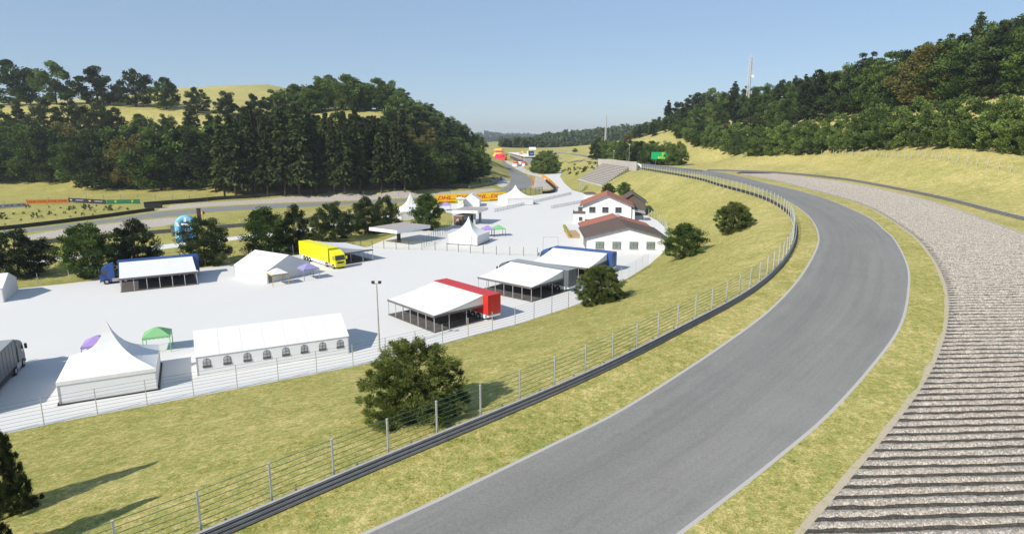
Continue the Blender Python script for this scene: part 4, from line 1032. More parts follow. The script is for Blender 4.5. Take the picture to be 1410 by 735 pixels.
for i in range(6):
    p = Vector((15.7, 186.5, 0)).lerp(Vector((15.5, 168.5, 0)), i / 5)
    pb = thing('flower_planter', 'flower planter box in the row beside the tan deck', 'planter', p, R(random.uniform(-6, 6)), 'flower planters beside the deck')
    MB().box((0, 0, .25), (.7, 2.0, .5), taper=1.08).build('planter_box', M['tan'], pb)
    fm = MB()
    for j in range(26): fm.box((random.uniform(-.3, .3), random.uniform(-.9, .9), random.uniform(.5, .95)), (.22, .22, .22), random.uniform(0, 3))
    fm.build('flowers', M['flower'], pb)
q = G(812, 273.5)
hk = thing('small_hut', 'small dark roofed hut at the foot of the concrete stand', 'hut', (q[0], q[1], gz(q[0], q[1])), R(10))
MB().box((0, 0, 1.1), (4.2, 3.5, 2.2)).build('wall', M['wall'], hk); MB().box((0, 0, 2.5), (5.2, 4.4, .6), taper=.7).build('roof', M['tileb'], hk)

# concrete stand
M['bench'] = mat('weathered bench', (.20, .18, .165), .9)
bl, br, tr_, tl = Vector(G(794.5, 249.2, 1.5)), Vector(G(826, 258.8, 1.5)), Vector(T([(866, 231.6)])[0]), Vector(T([(830, 227.2)])[0])
tr_.z += .2; tl.z += .2
st = thing('concrete_stand', 'pale concrete terraced stand on the slope behind the two storey house', 'grandstand', bl)
ns = 14; mb = MB()
for i in range(ns):
    a, b = i / ns, (i + 1) / ns
    p0, p1 = bl.lerp(tl, a), br.lerp(tr_, a); q0, q1 = bl.lerp(tl, b), br.lerp(tr_, b)
    z = q0.z * .5 + q1.z * .5 + .1
    mb.prism([(p0.x - bl.x, p0.y - bl.y, -3), (p1.x - bl.x, p1.y - bl.y, -3), (q1.x - bl.x, q1.y - bl.y, -3), (q0.x - bl.x, q0.y - bl.y, -3)], (0, 0, z - bl.z + 3))
mb.build('terrace', M['concrete'], st)
sb = MB()
for i in range(1, ns):
    a = (i + .45) / ns; p0, p1 = bl.lerp(tl, a) - bl, br.lerp(tr_, a) - bl
    z = (bl.lerp(tl, (i + 1) / ns).z + br.lerp(tr_, (i + 1) / ns).z) / 2 + .1 - bl.z
    sb.prism([(p0.x, p0.y, z), (p1.x, p1.y, z), (p1.x + .1, p1.y + .4, z), (p0.x + .1, p0.y + .4, z)], (0, 0, .45))
sb.build('bench_rows', M['bench'], st)
fr_ = MB(); fr_.prism([br - bl + Vector((0, 0, -2)), br - bl + Vector((.5, .1, -2)), br - bl + Vector((.5, .1, 1.0)), br - bl + Vector((0, 0, 1.0))], (bl - br)); fr_.build('front_wall', M['concrete'], st)
sr = thing('steel_stair', 'thin steel stair climbing to the left corner of the concrete stand', 'stair', G(797.5, 263, 0.6))
e = Vector(G(805, 250.5, 3.0)) - Vector(G(797.5, 263, 0.6))
e = Vector((2.0, 16.0, 4.2))
for s in (0, 1.3): MB().tube((s, 0, .2), Vector((s, 0, .2)) + e, .12, 6).tube((s, 0, 1.2), Vector((s, 0, 1.2)) + e, .06, 6).build('stringer', M['steel'], sr)
sm = MB()
for i in range(14): p = e * (i / 14); sm.box((p.x + .65, p.y, p.z + .25), (1.2, .5, .06))
sm.build('treads', M['steel'], sr)
wl = [Vector(T([(u, v)])[0]) for u, v in ((823.5, 224.6), (840, 226.8), (858, 229.4), (876, 232.2))]
cw = wall_strip([p for p in resample(wl, 4)], 4.6, .4, 'long pale concrete wall along the top of the terraced stand', 'wall', 'concrete', 'concrete_wall')
pm = MB()
p0 = wl[0]
for q_ in resample(wl, 5):
    pm.box((q_[0] - p0.x + .05, q_[1] - p0.y - .25, gz(*q_) - gz(p0.x, p0.y) + 2.4), (.3, .15, 4.6), ang(wl[-1] - wl[0]))
pm.build('pilasters', M['slab'], cw)
for u in (845, 866):
    q_ = Py(u, 222, 382 if u < 850 else 362); tt = thing('flood_pole', 'thin grey pole rising behind the concrete wall, ' + ('left one' if u < 850 else 'right one taller before the trees'), 'pole', (q_[0], q_[1], gz(q_[0], q_[1])))
    MB().tube((0, 0, -.5), (0, 0, 9 if u < 850 else 12), .12, 6, .07).build('shaft', M['steel'], tt); MB().box((0, 0, 9 if u < 850 else 12), (.7, .3, .3)).build('lamp_head', M['white'], tt)
q = Py(879, 234, 334)
t = thing('marshal_hut', 'little white pointed marshal hut at the right end of the concrete wall', 'hut', (q[0], q[1], gz(q[0], q[1])))
MB().prism([(-1.3, -1.2, 0), (1.3, -1.2, 0), (1.3, -1.2, 2.5), (0, -1.2, 3.2), (-1.3, -1.2, 2.5)], (0, 2.4, 0)).build('wall', M['white'], t); MB().box((.1, -1.22, 1.4), (.8, .03, 1.5)).build('door', M['slab'], t)
MB().prism([(-1.5, -1.35, 2.45), (0, -1.35, 3.28), (1.5, -1.35, 2.45), (1.5, -1.35, 2.55), (0, -1.35, 3.4), (-1.5, -1.35, 2.55)], (0, 2.7, 0)).build('roof', M['fabric'], t)

# ---------------------------------------------------------------- masts
def lattice_mast(b, top, wd, label, gear=True):
    t = thing('lattice_mast', label, 'mast', b); h = top - b[2]; k = max(6, int(h / 2.2)); mb = MB(); rr = .09 * wd
    cs = [(math.cos(a), math.sin(a)) for a in (.5, .5 + 2 * math.pi / 3, .5 + 4 * math.pi / 3)]
    rad = lambda z: wd * (1 - .45 * z / h) * .5
    for i in range(k):
        z0, z1 = h * i / k, h * (i + 1) / k
        for j in range(3):
            a, b2 = cs[j], cs[(j + 1) % 3]
            mb.tube((a[0] * rad(z0), a[1] * rad(z0), z0), (a[0] * rad(z1), a[1] * rad(z1), z1), rr, 5)
            mb.tube((a[0] * rad(z0), a[1] * rad(z0), z0), (b2[0] * rad(z1), b2[1] * rad(z1), z1), rr * .6, 4)
            mb.tube((a[0] * rad(z1), a[1] * rad(z1), z1), (b2[0] * rad(z1), b2[1] * rad(z1), z1), rr * .6, 4)
    mb.build('lattice', M['post'], t)
    if gear:
        for f in (.98, .9, .82): MB().box((wd * .62, 0, h * f), (wd * .35, wd * .35, h * .05)).build('antenna', M['post'], t)
        MB().tube((wd * .5, -wd * .5, h * .66), (wd * .5, -wd * .8, h * .66), wd * .35, 12).build('dish', M['white'], t)
    MB().tube((0, 0, h), (0, 0, h * 1.06), rr, 5).build('spike', M['post'], t)
q = Py(1029, 150, 480); top = Py(1031.5, 79, 480)
lattice_mast((q[0], q[1], gz(q[0], q[1])), top[2], 2.9, 'tall pale lattice mast rising from the right wooded hill')
q = Py(834, 190, 880); top = Py(834, 160, 880)
lattice_mast((q[0], q[1], q[2] - 15), top[2], 3.2, 'small distant lattice mast above the far forest ridge', False)

q = B([(676, 254)])[0]; t = thing('marshal_box', 'small white marshal box behind the barrier at the hairpin wood edge', 'hut', q, R(10))
MB().box((0, 0, 1.4), (2.6, 2.4, 2.8)).build('wall', M['white'], t); MB().box((0, 0, 2.9), (3.1, 2.9, .2)).build('roof', M['slab'], t); MB().box((0, -1.22, 1.7), (1.6, .04, .9)).build('window', M['glass'], t)

# ---------------------------------------------------------------- pits, far down the straight
a, b = Vector(B([(724, 228.5)])[0]), Vector(B([(702.5, 219)])[0]); d, L = unit(a, b)
pb = thing('pit_building', 'long low pit building with a pale flat roof at the far end of the straight', 'building', a, ang(d)); pz = (b.z - a.z)
MB().box((L / 2, -5, 3.2 + pz / 2), (L, 10, 6.4 + pz)).build('wall', M['grey'], pb)
MB().box((L / 2, -4.6, 6.6 + pz), (L + 2, 12, .5)).build('roof', M['white'], pb)
gd = MB()
for i in range(int(L / 7)): gd.box((4 + 7 * i, .04, 2.0 + pz * i * 7 / L), (5, .1, 3.4))
gd.build('garage_doors', M['dark'], pb)
def far_stand(u, v, wd, h, m, label, seatm='steel_d'):
    q = B([(u, v)])[0]; t = thing('spectator_stand', label, 'stand', q, R(70))
    MB().prism([(0, 0, 0), (0, 0, h * .3), (h * 1.2, 0, h), (h * 1.4, 0, h), (h * 1.4, 0, 0)], (0, wd, 0)).build('seating', M[m], t)
    MB().prism([(h * .5, -.2, h * 1.35), (h * 1.5, -.2, h * 1.6), (h * 1.5, -.2, h * 1.68), (h * .5, -.2, h * 1.43)], (0, wd + .4, 0)).build('roof', M[m], t)
    for y in (0, wd): MB().tube((h * 1.35, y, 0), (h * 1.35, y, h * 1.58), .15, 5).build('post', M['steel'], t)
far_stand(688.5, 217.4, 9, 6, 'yellowst', 'yellow spectator stand far down the straight at the wood edge')
far_stand(691, 219, 9, 5, 'magenta', 'magenta spectator stand far down the straight, left one')
far_stand(695, 221, 8, 4, 'redst', 'red spectator stand far down the straight beside the magenta one')
for u, v, m_, lb in ((710.5, 229, 'redst', 'red and white marquee beside the pit lane, left one'), (721.5, 228.5, 'redst', 'red roofed tent beside the pit building near the dark tree clump'), (716, 228.5, 'white', 'white tent between the red tents by the pit lane')):
    q = B([(u, v)])[0]; t = thing('paddock_tent', lb, 'tent', q, R(60))
    MB().box((0, 0, 1.3), (5, 4, 2.6)).build('wall', M['white'], t); MB().box((0, 0, 3.1), (5.6, 4.6, 1.2), taper=.4).build('roof', M[m_], t)
q = B([(731.5, 228)])[0]; t = thing('video_screen', 'dark video screen on a white post beside the tree clump', 'screen', q, R(5))
MB().box((0, .3, 10.2), (4.6, .6, 4.4)).build('housing', M['dark'], t); MB().box((0, -.02, 10.4), (3.0, .06, 1.6)).build('display', M['azure'], t); MB().box((-3.4, .3, 6.5), (.7, .7, 13)).build('post', M['white'], t); MB().box((-1.6, .3, 9.5), (3.2, .2, .3)).build('bracket', M['white'], t)
q = B([(733, 226)])[0]; tz = Py(732, 206.4, q[1])[2]; t = thing('gantry_sign', 'plain white sign panel on a tall thin post above the pits', 'sign', (q[0], q[1], q[2]), 0)
MB().box((0, 0, tz - q[2] + 1.2), (6.5, .4, 2.4)).build('panel', M['white'], t); MB().tube((0, .4, 0), (0, .4, tz - q[2] + 1), .25, 6).build('post', M['steel_d'], t)
q = B([(719, 224)])[0]; t = thing('timing_tower', 'slim yellow tower by the pit building', 'tower', q)
MB().box((0, 0, 5.5), (1.6, 1.6, 11)).build('shaft', M['yellowst'], t); MB().box((-1.4, 0, 8.2), (3.0, 2.2, 2.6)).build('cabin', M['tan'], t)
q = B([(723, 226.4)])[0]; t = thing('race_control', 'dark glazed control building at the near end of the pits', 'building', q, R(10))
MB().box((0, 0, 4), (5, 5, 8)).build('wall', M['dark'], t); MB().box((0, 0, 8.2), (5.6, 5.6, .4)).build('roof', M['white'], t); MB().box((0, -2.52, 5.6), (4, .06, 1.6)).build('window', M['glass'], t)

# ================================================================== TREES
def leaf_mesh(name, c, d, ln, wd, tint, m, up_bias=0.0):
    """c: centres, d: long axes; one pointed quad per leaf spray, folded a little along its midrib"""
    k = len(c); d = d / np.linalg.norm(d, axis=1)[:, None]
    s = np.cross(d, rng.normal(size=(k, 3))); s /= np.linalg.norm(s, axis=1)[:, None] + 1e-9
    nrm = np.cross(d, s)
    ln = np.broadcast_to(ln, k)[:, None]; wd = np.broadcast_to(wd, k)[:, None]
    v = np.stack([c - d * ln / 2, c + s * wd / 2 + nrm * wd * .18 - d * ln * .05, c + d * ln / 2, c - s * wd / 2 + nrm * wd * .18 - d * ln * .05], 1).reshape(-1, 3)
    me = bpy.data.meshes.new(name); me.vertices.add(4 * k); me.vertices.foreach_set('co', v.astype(np.float32).ravel())
    me.loops.add(4 * k); me.loops.foreach_set('vertex_index', np.arange(4 * k, dtype=np.int32))
    me.polygons.add(k); me.polygons.foreach_set('loop_start', np.arange(0, 4 * k, 4, dtype=np.int32)); me.polygons.foreach_set('loop_total', np.full(k, 4, np.int32))
    me.update(calc_edges=True); me.validate()
    at = me.attributes.new('tint', 'FLOAT', 'POINT'); at.data.foreach_set('value', np.repeat(tint, 4).astype(np.float32))
    me.materials.append(m); return me
def cloud(env, z0, z1, nclump, nleaf, rc, lsize, out=1.0, up=.4, rbias=.4, flat=.75, jit=.16):
    zs_ = np.linspace(z0, z1, 60); w = np.array([max(env(z), .01) for z in zs_]) ** .95; w /= w.sum()
    cz_ = rng.choice(zs_, nclump, p=w) + rng.normal(0, .01, nclump); a = rng.uniform(0, 2 * np.pi, nclump)
    rr = np.array([env(z) for z in cz_]) * rng.uniform(0, 1, nclump) ** rbias * np.clip(1 + rng.normal(0, jit, nclump), .6, 1.2)
    cc = np.c_[np.cos(a) * rr, np.sin(a) * rr, cz_]
    ct = np.clip(rng.normal(.5, .27, nclump), 0, 1)
    crad = rc * rng.uniform(.6, 1.35, nclump)
    i = rng.integers(0, nclump, nleaf)
    off = rng.normal(size=(nleaf, 3)); off /= np.linalg.norm(off, axis=1)[:, None]; off *= rng.uniform(0, 1, nleaf)[:, None] ** .45
    off[:, 2] *= flat
    p = cc[i] + off * crad[i][:, None]
    outv = cc[i] * np.array([1, 1, 0]); outv /= np.linalg.norm(outv, axis=1)[:, None] + 1e-6
    d = outv * out * .7 + off * out + np.array([0, 0, up]) + rng.normal(0, .55, (nleaf, 3))
    return p, d, np.clip(ct[i] + rng.normal(0, .12, nleaf), 0, 1)
def trunk_mesh(name, h, r, limbs, spread, zlo):
    mb = MB(); k = 5; pts = [Vector((random.uniform(-.012, .012) * i, random.uniform(-.012, .012) * i, h * i / k - .03 * (i == 0))) for i in range(k + 1)]
    for i in range(k): mb.tube(pts[i], pts[i + 1], r * (1 - .8 * i / k), 7, r * (1 - .8 * (i + 1) / k))
    for j in range(limbs):
        t = zlo + (.85 - zlo) * j / max(1, limbs - 1); a = j * 2.4; b = Vector((0, 0, h * t))
        e = b + Vector((math.cos(a) * spread * (1.1 - t * .7), math.sin(a) * spread * (1.1 - t * .7), h * .22))
        mb.tube(b, e, r * .42 * (1 - t * .6), 5, r * .1)
    me = bpy.data.meshes.new(name); me.from_pydata(mb.v, [], mb.f); me.update(); me.materials.append(M['trunk']); return me
PROTO = {}
def add_proto(kind, crown, trunk): PROTO.setdefault(kind, []).append((crown, trunk))
def ell(z0, z1, r, p=1.0, peak=.45):
    def f(z):
        t = (z - z0) / (z1 - z0)
        if t <= 0 or t >= 1: return 0.0
        return r * (math.sin(math.pi * t ** (math.log(.5) / math.log(peak))) ** (.62 * p))
    return f
for k in range(4):   # broad leaved
    r = (.40, .46, .37, .43)[k]
    p, d, t = cloud(ell(.06, 1.0, r, .95, (.44, .36, .48, .40)[k]), .09, .95, 70, 7500, .115, 0, jit=.17)
    add_proto('broad', leaf_mesh('crown', p, d, rng.uniform(.034, .06, len(p)), .032, t, M['leaf_mid']), trunk_mesh('trunk', .75, .022, 7, .22, .3))
for k in range(3):   # dark, broad and irregular (pine-like)
    p, d, t = cloud(ell(.06, 1.02, (.42, .46, .39)[k], .95, (.30, .33, .36)[k]), .09, .97, 64, 7500, .11, 0, jit=.2, up=.15, flat=.7)
    add_proto('dark', leaf_mesh('crown', p, d, rng.uniform(.034, .062, len(p)), .030, t, M['leaf_dark']), trunk_mesh('trunk', .85, .024, 8, .24, .25))
for k in range(3):   # pointed dark firs
    cone = lambda z, r=(.30, .24, .33)[k]: r * max(0.0, 1 - (z - .1) / .9) ** .75 * (1 if z > .1 else 0)
    p, d, t = cloud(cone, .11, .985, 90, 6500, .075, 0, up=.1, jit=.25, flat=.6)
    add_proto('fir', leaf_mesh('crown', p, d, rng.uniform(.03, .055, len(p)), .022, t, M['leaf_dark']), trunk_mesh('trunk', .95, .016, 0, 0, .3))
for k in range(3):   # spruce
    cs, ds, ts = [], [], []
    nw = 30
    for i in range(nw):
        f = i / (nw - 1); z = .20 + .78 * f; rad = (.165, .14, .18)[k] * (1 - f) ** .9 * random.uniform(.82, 1.12) + .008
        nb = int(9 - 4 * f)
        for j in range(nb):
            a = random.uniform(0, 2 * math.pi); rr_ = rad * random.uniform(.65, 1.12); tb = np.clip(random.gauss(.45, .28), 0, 1)
            for q in np.linspace(.12, 1, 6):
                for _ in range(3):
                    cs.append((math.cos(a) * rr_ * q + random.gauss(0, .009), math.sin(a) * rr_ * q + random.gauss(0, .009), z - .30 * rr_ * q ** 1.5 + random.gauss(0, .005)))
                    ds.append((math.cos(a) + random.gauss(0, .5), math.sin(a) + random.gauss(0, .5), -.55 + random.gauss(0, .35))); ts.append(min(1, max(0, tb + .25 * (q - .5) + random.gauss(0, .1))))
    cs, ds, ts = map(np.array, (cs, ds, ts))
    add_proto('spruce', leaf_mesh('crown', cs, ds, rng.uniform(.04, .07, len(cs)), .024, ts, M['leaf_spruce']), trunk_mesh('trunk', .97, .0125, 0, 0, .3))
for k in range(4):   # dense row trees, leafy to the ground
    p, d, t = cloud(ell(-.03, 1.0, (.38, .42, .35, .40)[k], .85, (.34, .32, .38, .36)[k]), .02, .97, 80, 7000, .105, 0, up=.9, jit=.12)
    add_proto('bushy', leaf_mesh('crown', p, d, rng.uniform(.036, .064, len(p)), .028, t, M['leaf_row']), trunk_mesh('trunk', .6, .02, 5, .15, .2))
for k in range(3):   # paddock trees: feathery dark conifers, wide at the foot
    p, d, t = cloud(ell(.0, 1.0, (.46, .52, .48)[k], .8, (.32, .36, .30)[k]), .04, .98, 170, 20000, .095, 0, up=.55, jit=.16, flat=.75)
    add_proto('cypress', leaf_mesh('crown', p, d, rng.uniform(.026, .054, len(p)), .017, t, M['leaf_dark'] if k else M['leaf_bush']), trunk_mesh('trunk', .8, .024, 8, .2, .15))
for k in range(2):   # paddock trees, lighter
    p, d, t = cloud(ell(.02, 1.0, (.46, .42)[k], .85, (.42, .38)[k]), .05, .97, 170, 18000, .095, 0, up=.5, jit=.12)
    add_proto('leafy', leaf_mesh('crown', p, d, rng.uniform(.024, .046, len(p)), .020, t, M['leaf_mid']), trunk_mesh('trunk', .7, .024, 8, .2, .15))
for k in range(3):   # big feathery bushes close to the camera
    p, d, t = cloud(ell(-.12, 1.0, (.58, .56, .60)[k], .7, (.40, .36, .42)[k]), -.02, .96, 380, 60000, .074, 0, out=1.5, up=.6, rbias=.36, jit=.17, flat=.75)
    add_proto('near', leaf_mesh('crown', p, d, rng.uniform(.026, .064, len(p)), .0095, t, M['leaf_bush']), trunk_mesh('trunk', .7, .03, 9, .3, .1))
p, d, t = cloud(lambda z: .62 * max(0.0, 1 - z) ** .72 + .01, .0, .99, 330, 52000, .06, 0, out=1.3, up=.9, rbias=.36, jit=.17, flat=.8)
add_proto('spiky', leaf_mesh('crown', p, d, rng.uniform(.028, .07, len(p)), .0085, np.clip(t - .15, 0, 1), M['leaf_spruce']), trunk_mesh('trunk', .9, .03, 9, .3, .1))
for k in range(3):   # low shrubs
    p, d, t = cloud(ell(-.2, 1.0, (.55, .5, .6)[k], .8, .4), 0, .92, 16, 420, .2, 0, up=.7)
    add_proto('shrub', leaf_mesh('leaves', p, d, rng.uniform(.10, .2, len(p)), .08, t, M['shrub']), None)
ntree = 0
def plant(kind, pos, h, label, cat='tree', group=None, wide=1.0, name=None, k=None):
    global ntree
    cr, tk = PROTO[kind][random.randrange(len(PROTO[kind])) if k is None else k]
    ntree += 1
    nm = name or {'broad': 'broadleaf_tree', 'dark': 'pine_tree', 'spruce': 'spruce_tree', 'fir': 'fir_tree', 'bushy': 'row_tree', 'cypress': 'conifer_tree', 'leafy': 'leafy_tree', 'near': 'conifer_bush', 'shrub': 'low_shrub'}[kind]
    s = (h * wide * random.uniform(.92, 1.1), h * wide * random.uniform(.92, 1.1), h)
    if tk is None:
        o = bpy.data.objects.new(nm, cr); COL.objects.link(o); o.location = pos; o.scale = s; o.rotation_euler = (0, 0, random.uniform(0, 6.28)); return tag(o, label, cat, group)
    t = thing(nm, label, cat, pos, random.uniform(0, 6.28), group); t.scale = s
    for n_, m_ in (('crown', cr), ('trunk', tk)):
        o = bpy.data.objects.new(n_, m_); COL.objects.link(o); o.parent = t
    return t
def px_h(p, hpx): return hpx * (p[1] * cp + (H - p[2]) * sp) / F
def plant_px(kind, u, v, hpx, label, wide=1.0, **kw):
    p = hit(u, v); return plant(kind, (p[0], p[1], p[2] - .15), px_h(p, hpx), label, wide=wide, **kw)
def row(line, step, hpx, kinds, label, group, jv=2.0, wide=1.0):
    """trees along a line of measured foot points; step and height may change along it"""
    us = [q[0] for q in line]; u = us[0]
    while u <= us[-1]:
        v = np.interp(u, us, [q[1] for q in line]); h = np.interp(u, us, [q[2] for q in line])
        k = random.choices([x[0] for x in kinds], [x[1] for x in kinds])[0]
        if k == 'fir': h *= 1.17
        plant_px(k, u + random.uniform(-.25, .25) * step, v + random.uniform(-jv, jv), h * random.uniform(.86, 1.12), label, wide=wide, group=group)
        st = step if not callable(step) else step(u)
        u += st * random.uniform(.8, 1.2)
# ---- left hill
for u, v, h, k, w in [(-30, 147, 58, 'dark', 1), (25, 147, 62, 'broad', 1.05), (78, 144, 57, 'broad', .95), (135, 146, 54, 'dark', 1.05), (188, 147, 51, 'dark', 1.0), (229, 151, 43, 'broad', 1.0), (272, 156, 35, 'dark', 1.1), (313, 167, 39, 'dark', 1.0), (350, 167, 37, 'dark', .9), (378, 162, 37, 'broad', .9)]:
    plant_px(k, u, v, h, 'single broad tree standing on the skyline of the left hill', wide=w, group='trees along the left skyline')
row([(-40, 185, 48), (15, 184, 46), (118, 186, 42), (171, 189, 42), (220, 194, 40), (300, 196, 40), (400, 190, 34)], 37, None, [('dark', 3), ('broad', 2), ('fir', 1)], 'dark tree halfway up the left hill above the thick lower wood', 'trees halfway up the left hill', 3)
row([(-60, 236, 64), (300, 246, 66)], 27, None, [('dark', 3), ('broad', 1.6)], 'dark tree of the thick wood at the back of the left slope foot', 'thick wood on the left slope', 3, 1.05)
row([(-50, 250, 72), (70, 250, 72), (135, 257, 78), (190, 260, 78), (300, 258, 74)], 31, None, [('dark', 3), ('broad', 1.6)], 'dark wide tree at the front edge of the left wood above the field', 'front trees of the left wood', 2.5, 1.0)
row([(306, 271, 104), (400, 269.6, 112), (480, 267.5, 112), (560, 263.5, 98)], 21, None, [('spruce', 1)], 'tall dark spruce with bare lower trunk along the dark barrier', 'front row of spruces', 1.0, 1.0)
row([(296, 262, 92), (400, 258, 98), (480, 255, 98), (565, 252, 84)], 19, None, [('spruce', 4), ('dark', 1)], 'spruce standing behind the front row of spruces', 'second row of spruces', 2, 1.0)
row([(310, 236, 72), (400, 236, 76), (480, 236, 76), (560, 238, 66)], 21, None, [('spruce', 2), ('dark', 1), ('fir', 2), ('broad', 1)], 'dark tree on the slope behind the spruces', 'trees on the slope behind the spruces', 3, 1.0)
row([(325, 208, 48), (400, 206, 50), (480, 208, 50), (540, 212, 48)], 20, None, [('dark', 2), ('broad', 1.5), ('fir', 2)], 'dark tree high on the slope behind the spruces', 'trees high on the spruce slope', 4, 1.0)
row([(402, 160, 38), (432, 155, 42), (450, 151, 46), (500, 150.5, 42), (545, 153, 38)], 11, None, [('broad', 4), ('dark', 1), ('fir', 1.4)], 'tree of the leafy crest at the top of the left hill', 'crest trees of the left hill', 1.5, .95)
row([(545, 160, 30), (580, 173, 32), (620, 192, 30), (648, 206, 27), (668, 220, 25)], 9, None, [('broad', 4), ('dark', 1), ('fir', 1)], 'tree on the ridge line falling right from the left hill crest', 'ridge line trees', 2, .95)
for v0, ua, ub in ((176, 540, 582), (190, 535, 606), (204, 545, 630), (219, 552, 650), (234, 560, 666)):
    row([(ua, v0, 36), (ub, v0 + 3, 30)], 14, None, [('broad', 4), ('dark', 2), ('fir', 1.5)], 'tree of the mixed wood on the right flank of the left hill', 'mixed wood on the right flank of the left hill', 3, 1.0)
row([(565, 260, 46), (620, 254, 42), (650, 250, 37), (676, 244, 31)], 11, None, [('broad', 2), ('bushy', 2), ('dark', 2)], 'leafy tree at the front edge of the wood beside the hairpin', 'front trees of the wood beside the hairpin', 1.5, 1.0)
# ---- right hill
us = [936, 967, 997, 1014, 1052, 1110, 1166, 1229, 1290, 1351, 1403, 1455]; vs_ = [190.5, 202, 205.5, 213.5, 213.5, 211.5, 205.5, 201.5, 200, 202.5, 208.5, 214]; hs_ = [26, 31, 32, 37, 38, 42, 48, 56, 60, 66, 72, 76]
u = 936.0
while u < 1456:
    v, h = np.interp(u, us, vs_), np.interp(u, us, hs_)
    plant_px('bushy', u + random.uniform(-2, 2), v + random.uniform(-.8, .6), h * random.uniform(.88, 1.1), 'dense green tree of the front row along the fence on the right slope', group='front tree row on the right slope')
    if u < 1100 or random.random() < .22: plant_px(random.choice(['bushy', 'broad']), u + 9, v - random.uniform(4, 7), h * random.uniform(.82, 1.04), 'green tree just behind the front row on the right slope', group='second tree row on the right slope')
    u += (12.5 + (u - 936) * .028) * random.uniform(.85, 1.15)
mix = [('broad', 4.5), ('dark', 1.6), ('fir', 4.5), ('bushy', 1.2)]
row([(1088, 172, 52), (1160, 160, 60), (1240, 149, 66), (1300, 139, 76), (1360, 134, 80), (1420, 128, 84)], 20, None, mix, 'tall tree above the road on the right wooded hill', 'tall trees above the right hill road', 2, .95)
row([(862, 198, 14), (900, 186, 20), (950, 181, 34), (1000, 168, 36), (1060, 160, 38), (1110, 152, 42), (1180, 138, 50), (1260, 122, 56), (1340, 105, 64), (1425, 85, 68)], 16, None, mix, 'tree in the thick of the right wooded hill', 'wood on the right hill', 3, .95)
row([(875, 190, 14), (905, 182, 22), (920, 176, 30), (945, 170, 38), (1000, 159, 36), (1060, 150, 30), (1110, 140, 34), (1160, 131, 30), (1210, 121, 30), (1260, 110, 32), (1320, 94, 36), (1425, 68, 46)], 15, None, mix, 'tree on the skyline of the right wooded hill', 'skyline trees of the right hill', 2, .95)
row([(950, 188, 26), (1010, 182, 34), (1080, 176, 34)], 16, None, mix, 'tree between the front row and the wood on the right hill', 'trees behind the front row', 2, .95)
row([(820, 219, 22), (850, 222.5, 26), (880, 226, 29), (938, 228.5, 31)], 8.5, None, [('bushy', 3), ('dark', 1)], 'dark green tree of the short row behind the green billboard', 'tree row behind the billboard', .8, .95)
row([(822, 215, 21), (850, 217, 22), (880, 220, 24), (932, 222, 26)], 9, None, [('bushy', 3), ('dark', 1)], 'tree at the back of the short row behind the green billboard', 'back trees behind the billboard', .8, .95)
# ---- clump beside the pits
for u, v, h in ((736, 237, 19), (742, 238.5, 25), (750, 239.3, 27), (758, 239, 27), (764, 236.5, 22), (747, 232, 23), (756, 231, 24)):
    plant_px('bushy', u, v, h, 'dark round tree of the clump beside the pit road', wide=1.15, group='round tree clump beside the pits')
plant_px('bushy', 792, 209.3, 5, 'small lone dark bush on the far meadow above the scrub bank', wide=2.2, cat='bush', name='meadow_bush')
# ---- trees between paddock and lower track, each one its own
for u, v, h, k, kk, w, lb in [
    (26, 381, 62, 'cypress', 1, 1.05, 'dark spreading conifer at the left edge behind the gabled tent'),
    (124, 381, 70, 'leafy', 0, .95, 'wide green tree left behind the blue truck cab'),
    (188, 369, 62, 'cypress', 2, .92, 'dark conifer right of the wide green tree behind the blue truck'),
    (284, 364, 62, 'cypress', 1, .92, 'dark conifer in front of the sky blue inflatable'),
    (367, 351, 61, 'leafy', 1, .95, 'light green tree behind the gabled tent left of the yellow truck'),
    (408, 346, 59, 'cypress', 2, .62, 'narrow dark conifer behind the back end of the yellow truck'),
    (460, 332, 51, 'cypress', 1, .86, 'dark conifer above the yellow truck awning'),
    (503, 321, 46, 'cypress', 2, .78, 'dark conifer behind the flat shelter, left of a close pair'),
    (532, 321, 49, 'cypress', 1, .62, 'dark conifer behind the flat shelter, right of a close pair'),
    (588, 317, 48, 'leafy', 0, .82, 'light green round tree between the flat shelter and the yellow banner'),
    (432, 331, 9, 'leafy', 1, 1.0, 'small green bush between two dark conifers behind the yellow truck')]:
    plant_px(k, u, v, h * 1.08, lb, wide=w * 1.06, k=kk)
plant_px('near', 838, 268, 16, 'dark round bush behind the orange roof, left one', wide=.9, k=0, cat='bush', name='round_bush'); plant_px('leafy', 859, 268.5, 18, 'lighter round bush behind the orange roof, right one', wide=1.15, cat='bush', name='round_bush', k=0)
# ---- bushes on the near bank
plant_px('near', 570, 576, 118, 'large feathery dark green bush on the near bank beside the track fence', k=0, cat='bush', wide=.86)
plant_px('near', 827, 417, 54, 'feathery green bush at the paddock fence corner by the blue trailer', k=1, cat='bush', wide=1.02)
plant_px('leafy', 941, 355, 49, 'round green bush on the bank right of the brown roofed house', k=0, cat='bush', wide=1.15, name='round_bush')
plant_px('near', 1010, 319, 41, 'feathery olive bush on the bank below the bending guardrail', k=2, cat='bush', wide=1.05)
for tip, h_, lb, k_ in (((203, 640), 6.1, 'tall dark conifer cut by the lower left edge of the picture', 1), ((207, 688), 6.2, 'tall conifer below the lower left corner, seen by its shadow', 2)):
    q = hit(*tip); x, y = q.x - h_ * 1.376 * .682, q.y - h_ * 1.376 * .731
    x, y = q.x - (h_ + q.z - gz(x, y)) * -1 * -.94, q.y - h_ * 1.0
    plant('spiky', (x, y, gz(x, y) - .15), h_ * 1.04, lb, k=0, wide=.46, name='conifer_tree')
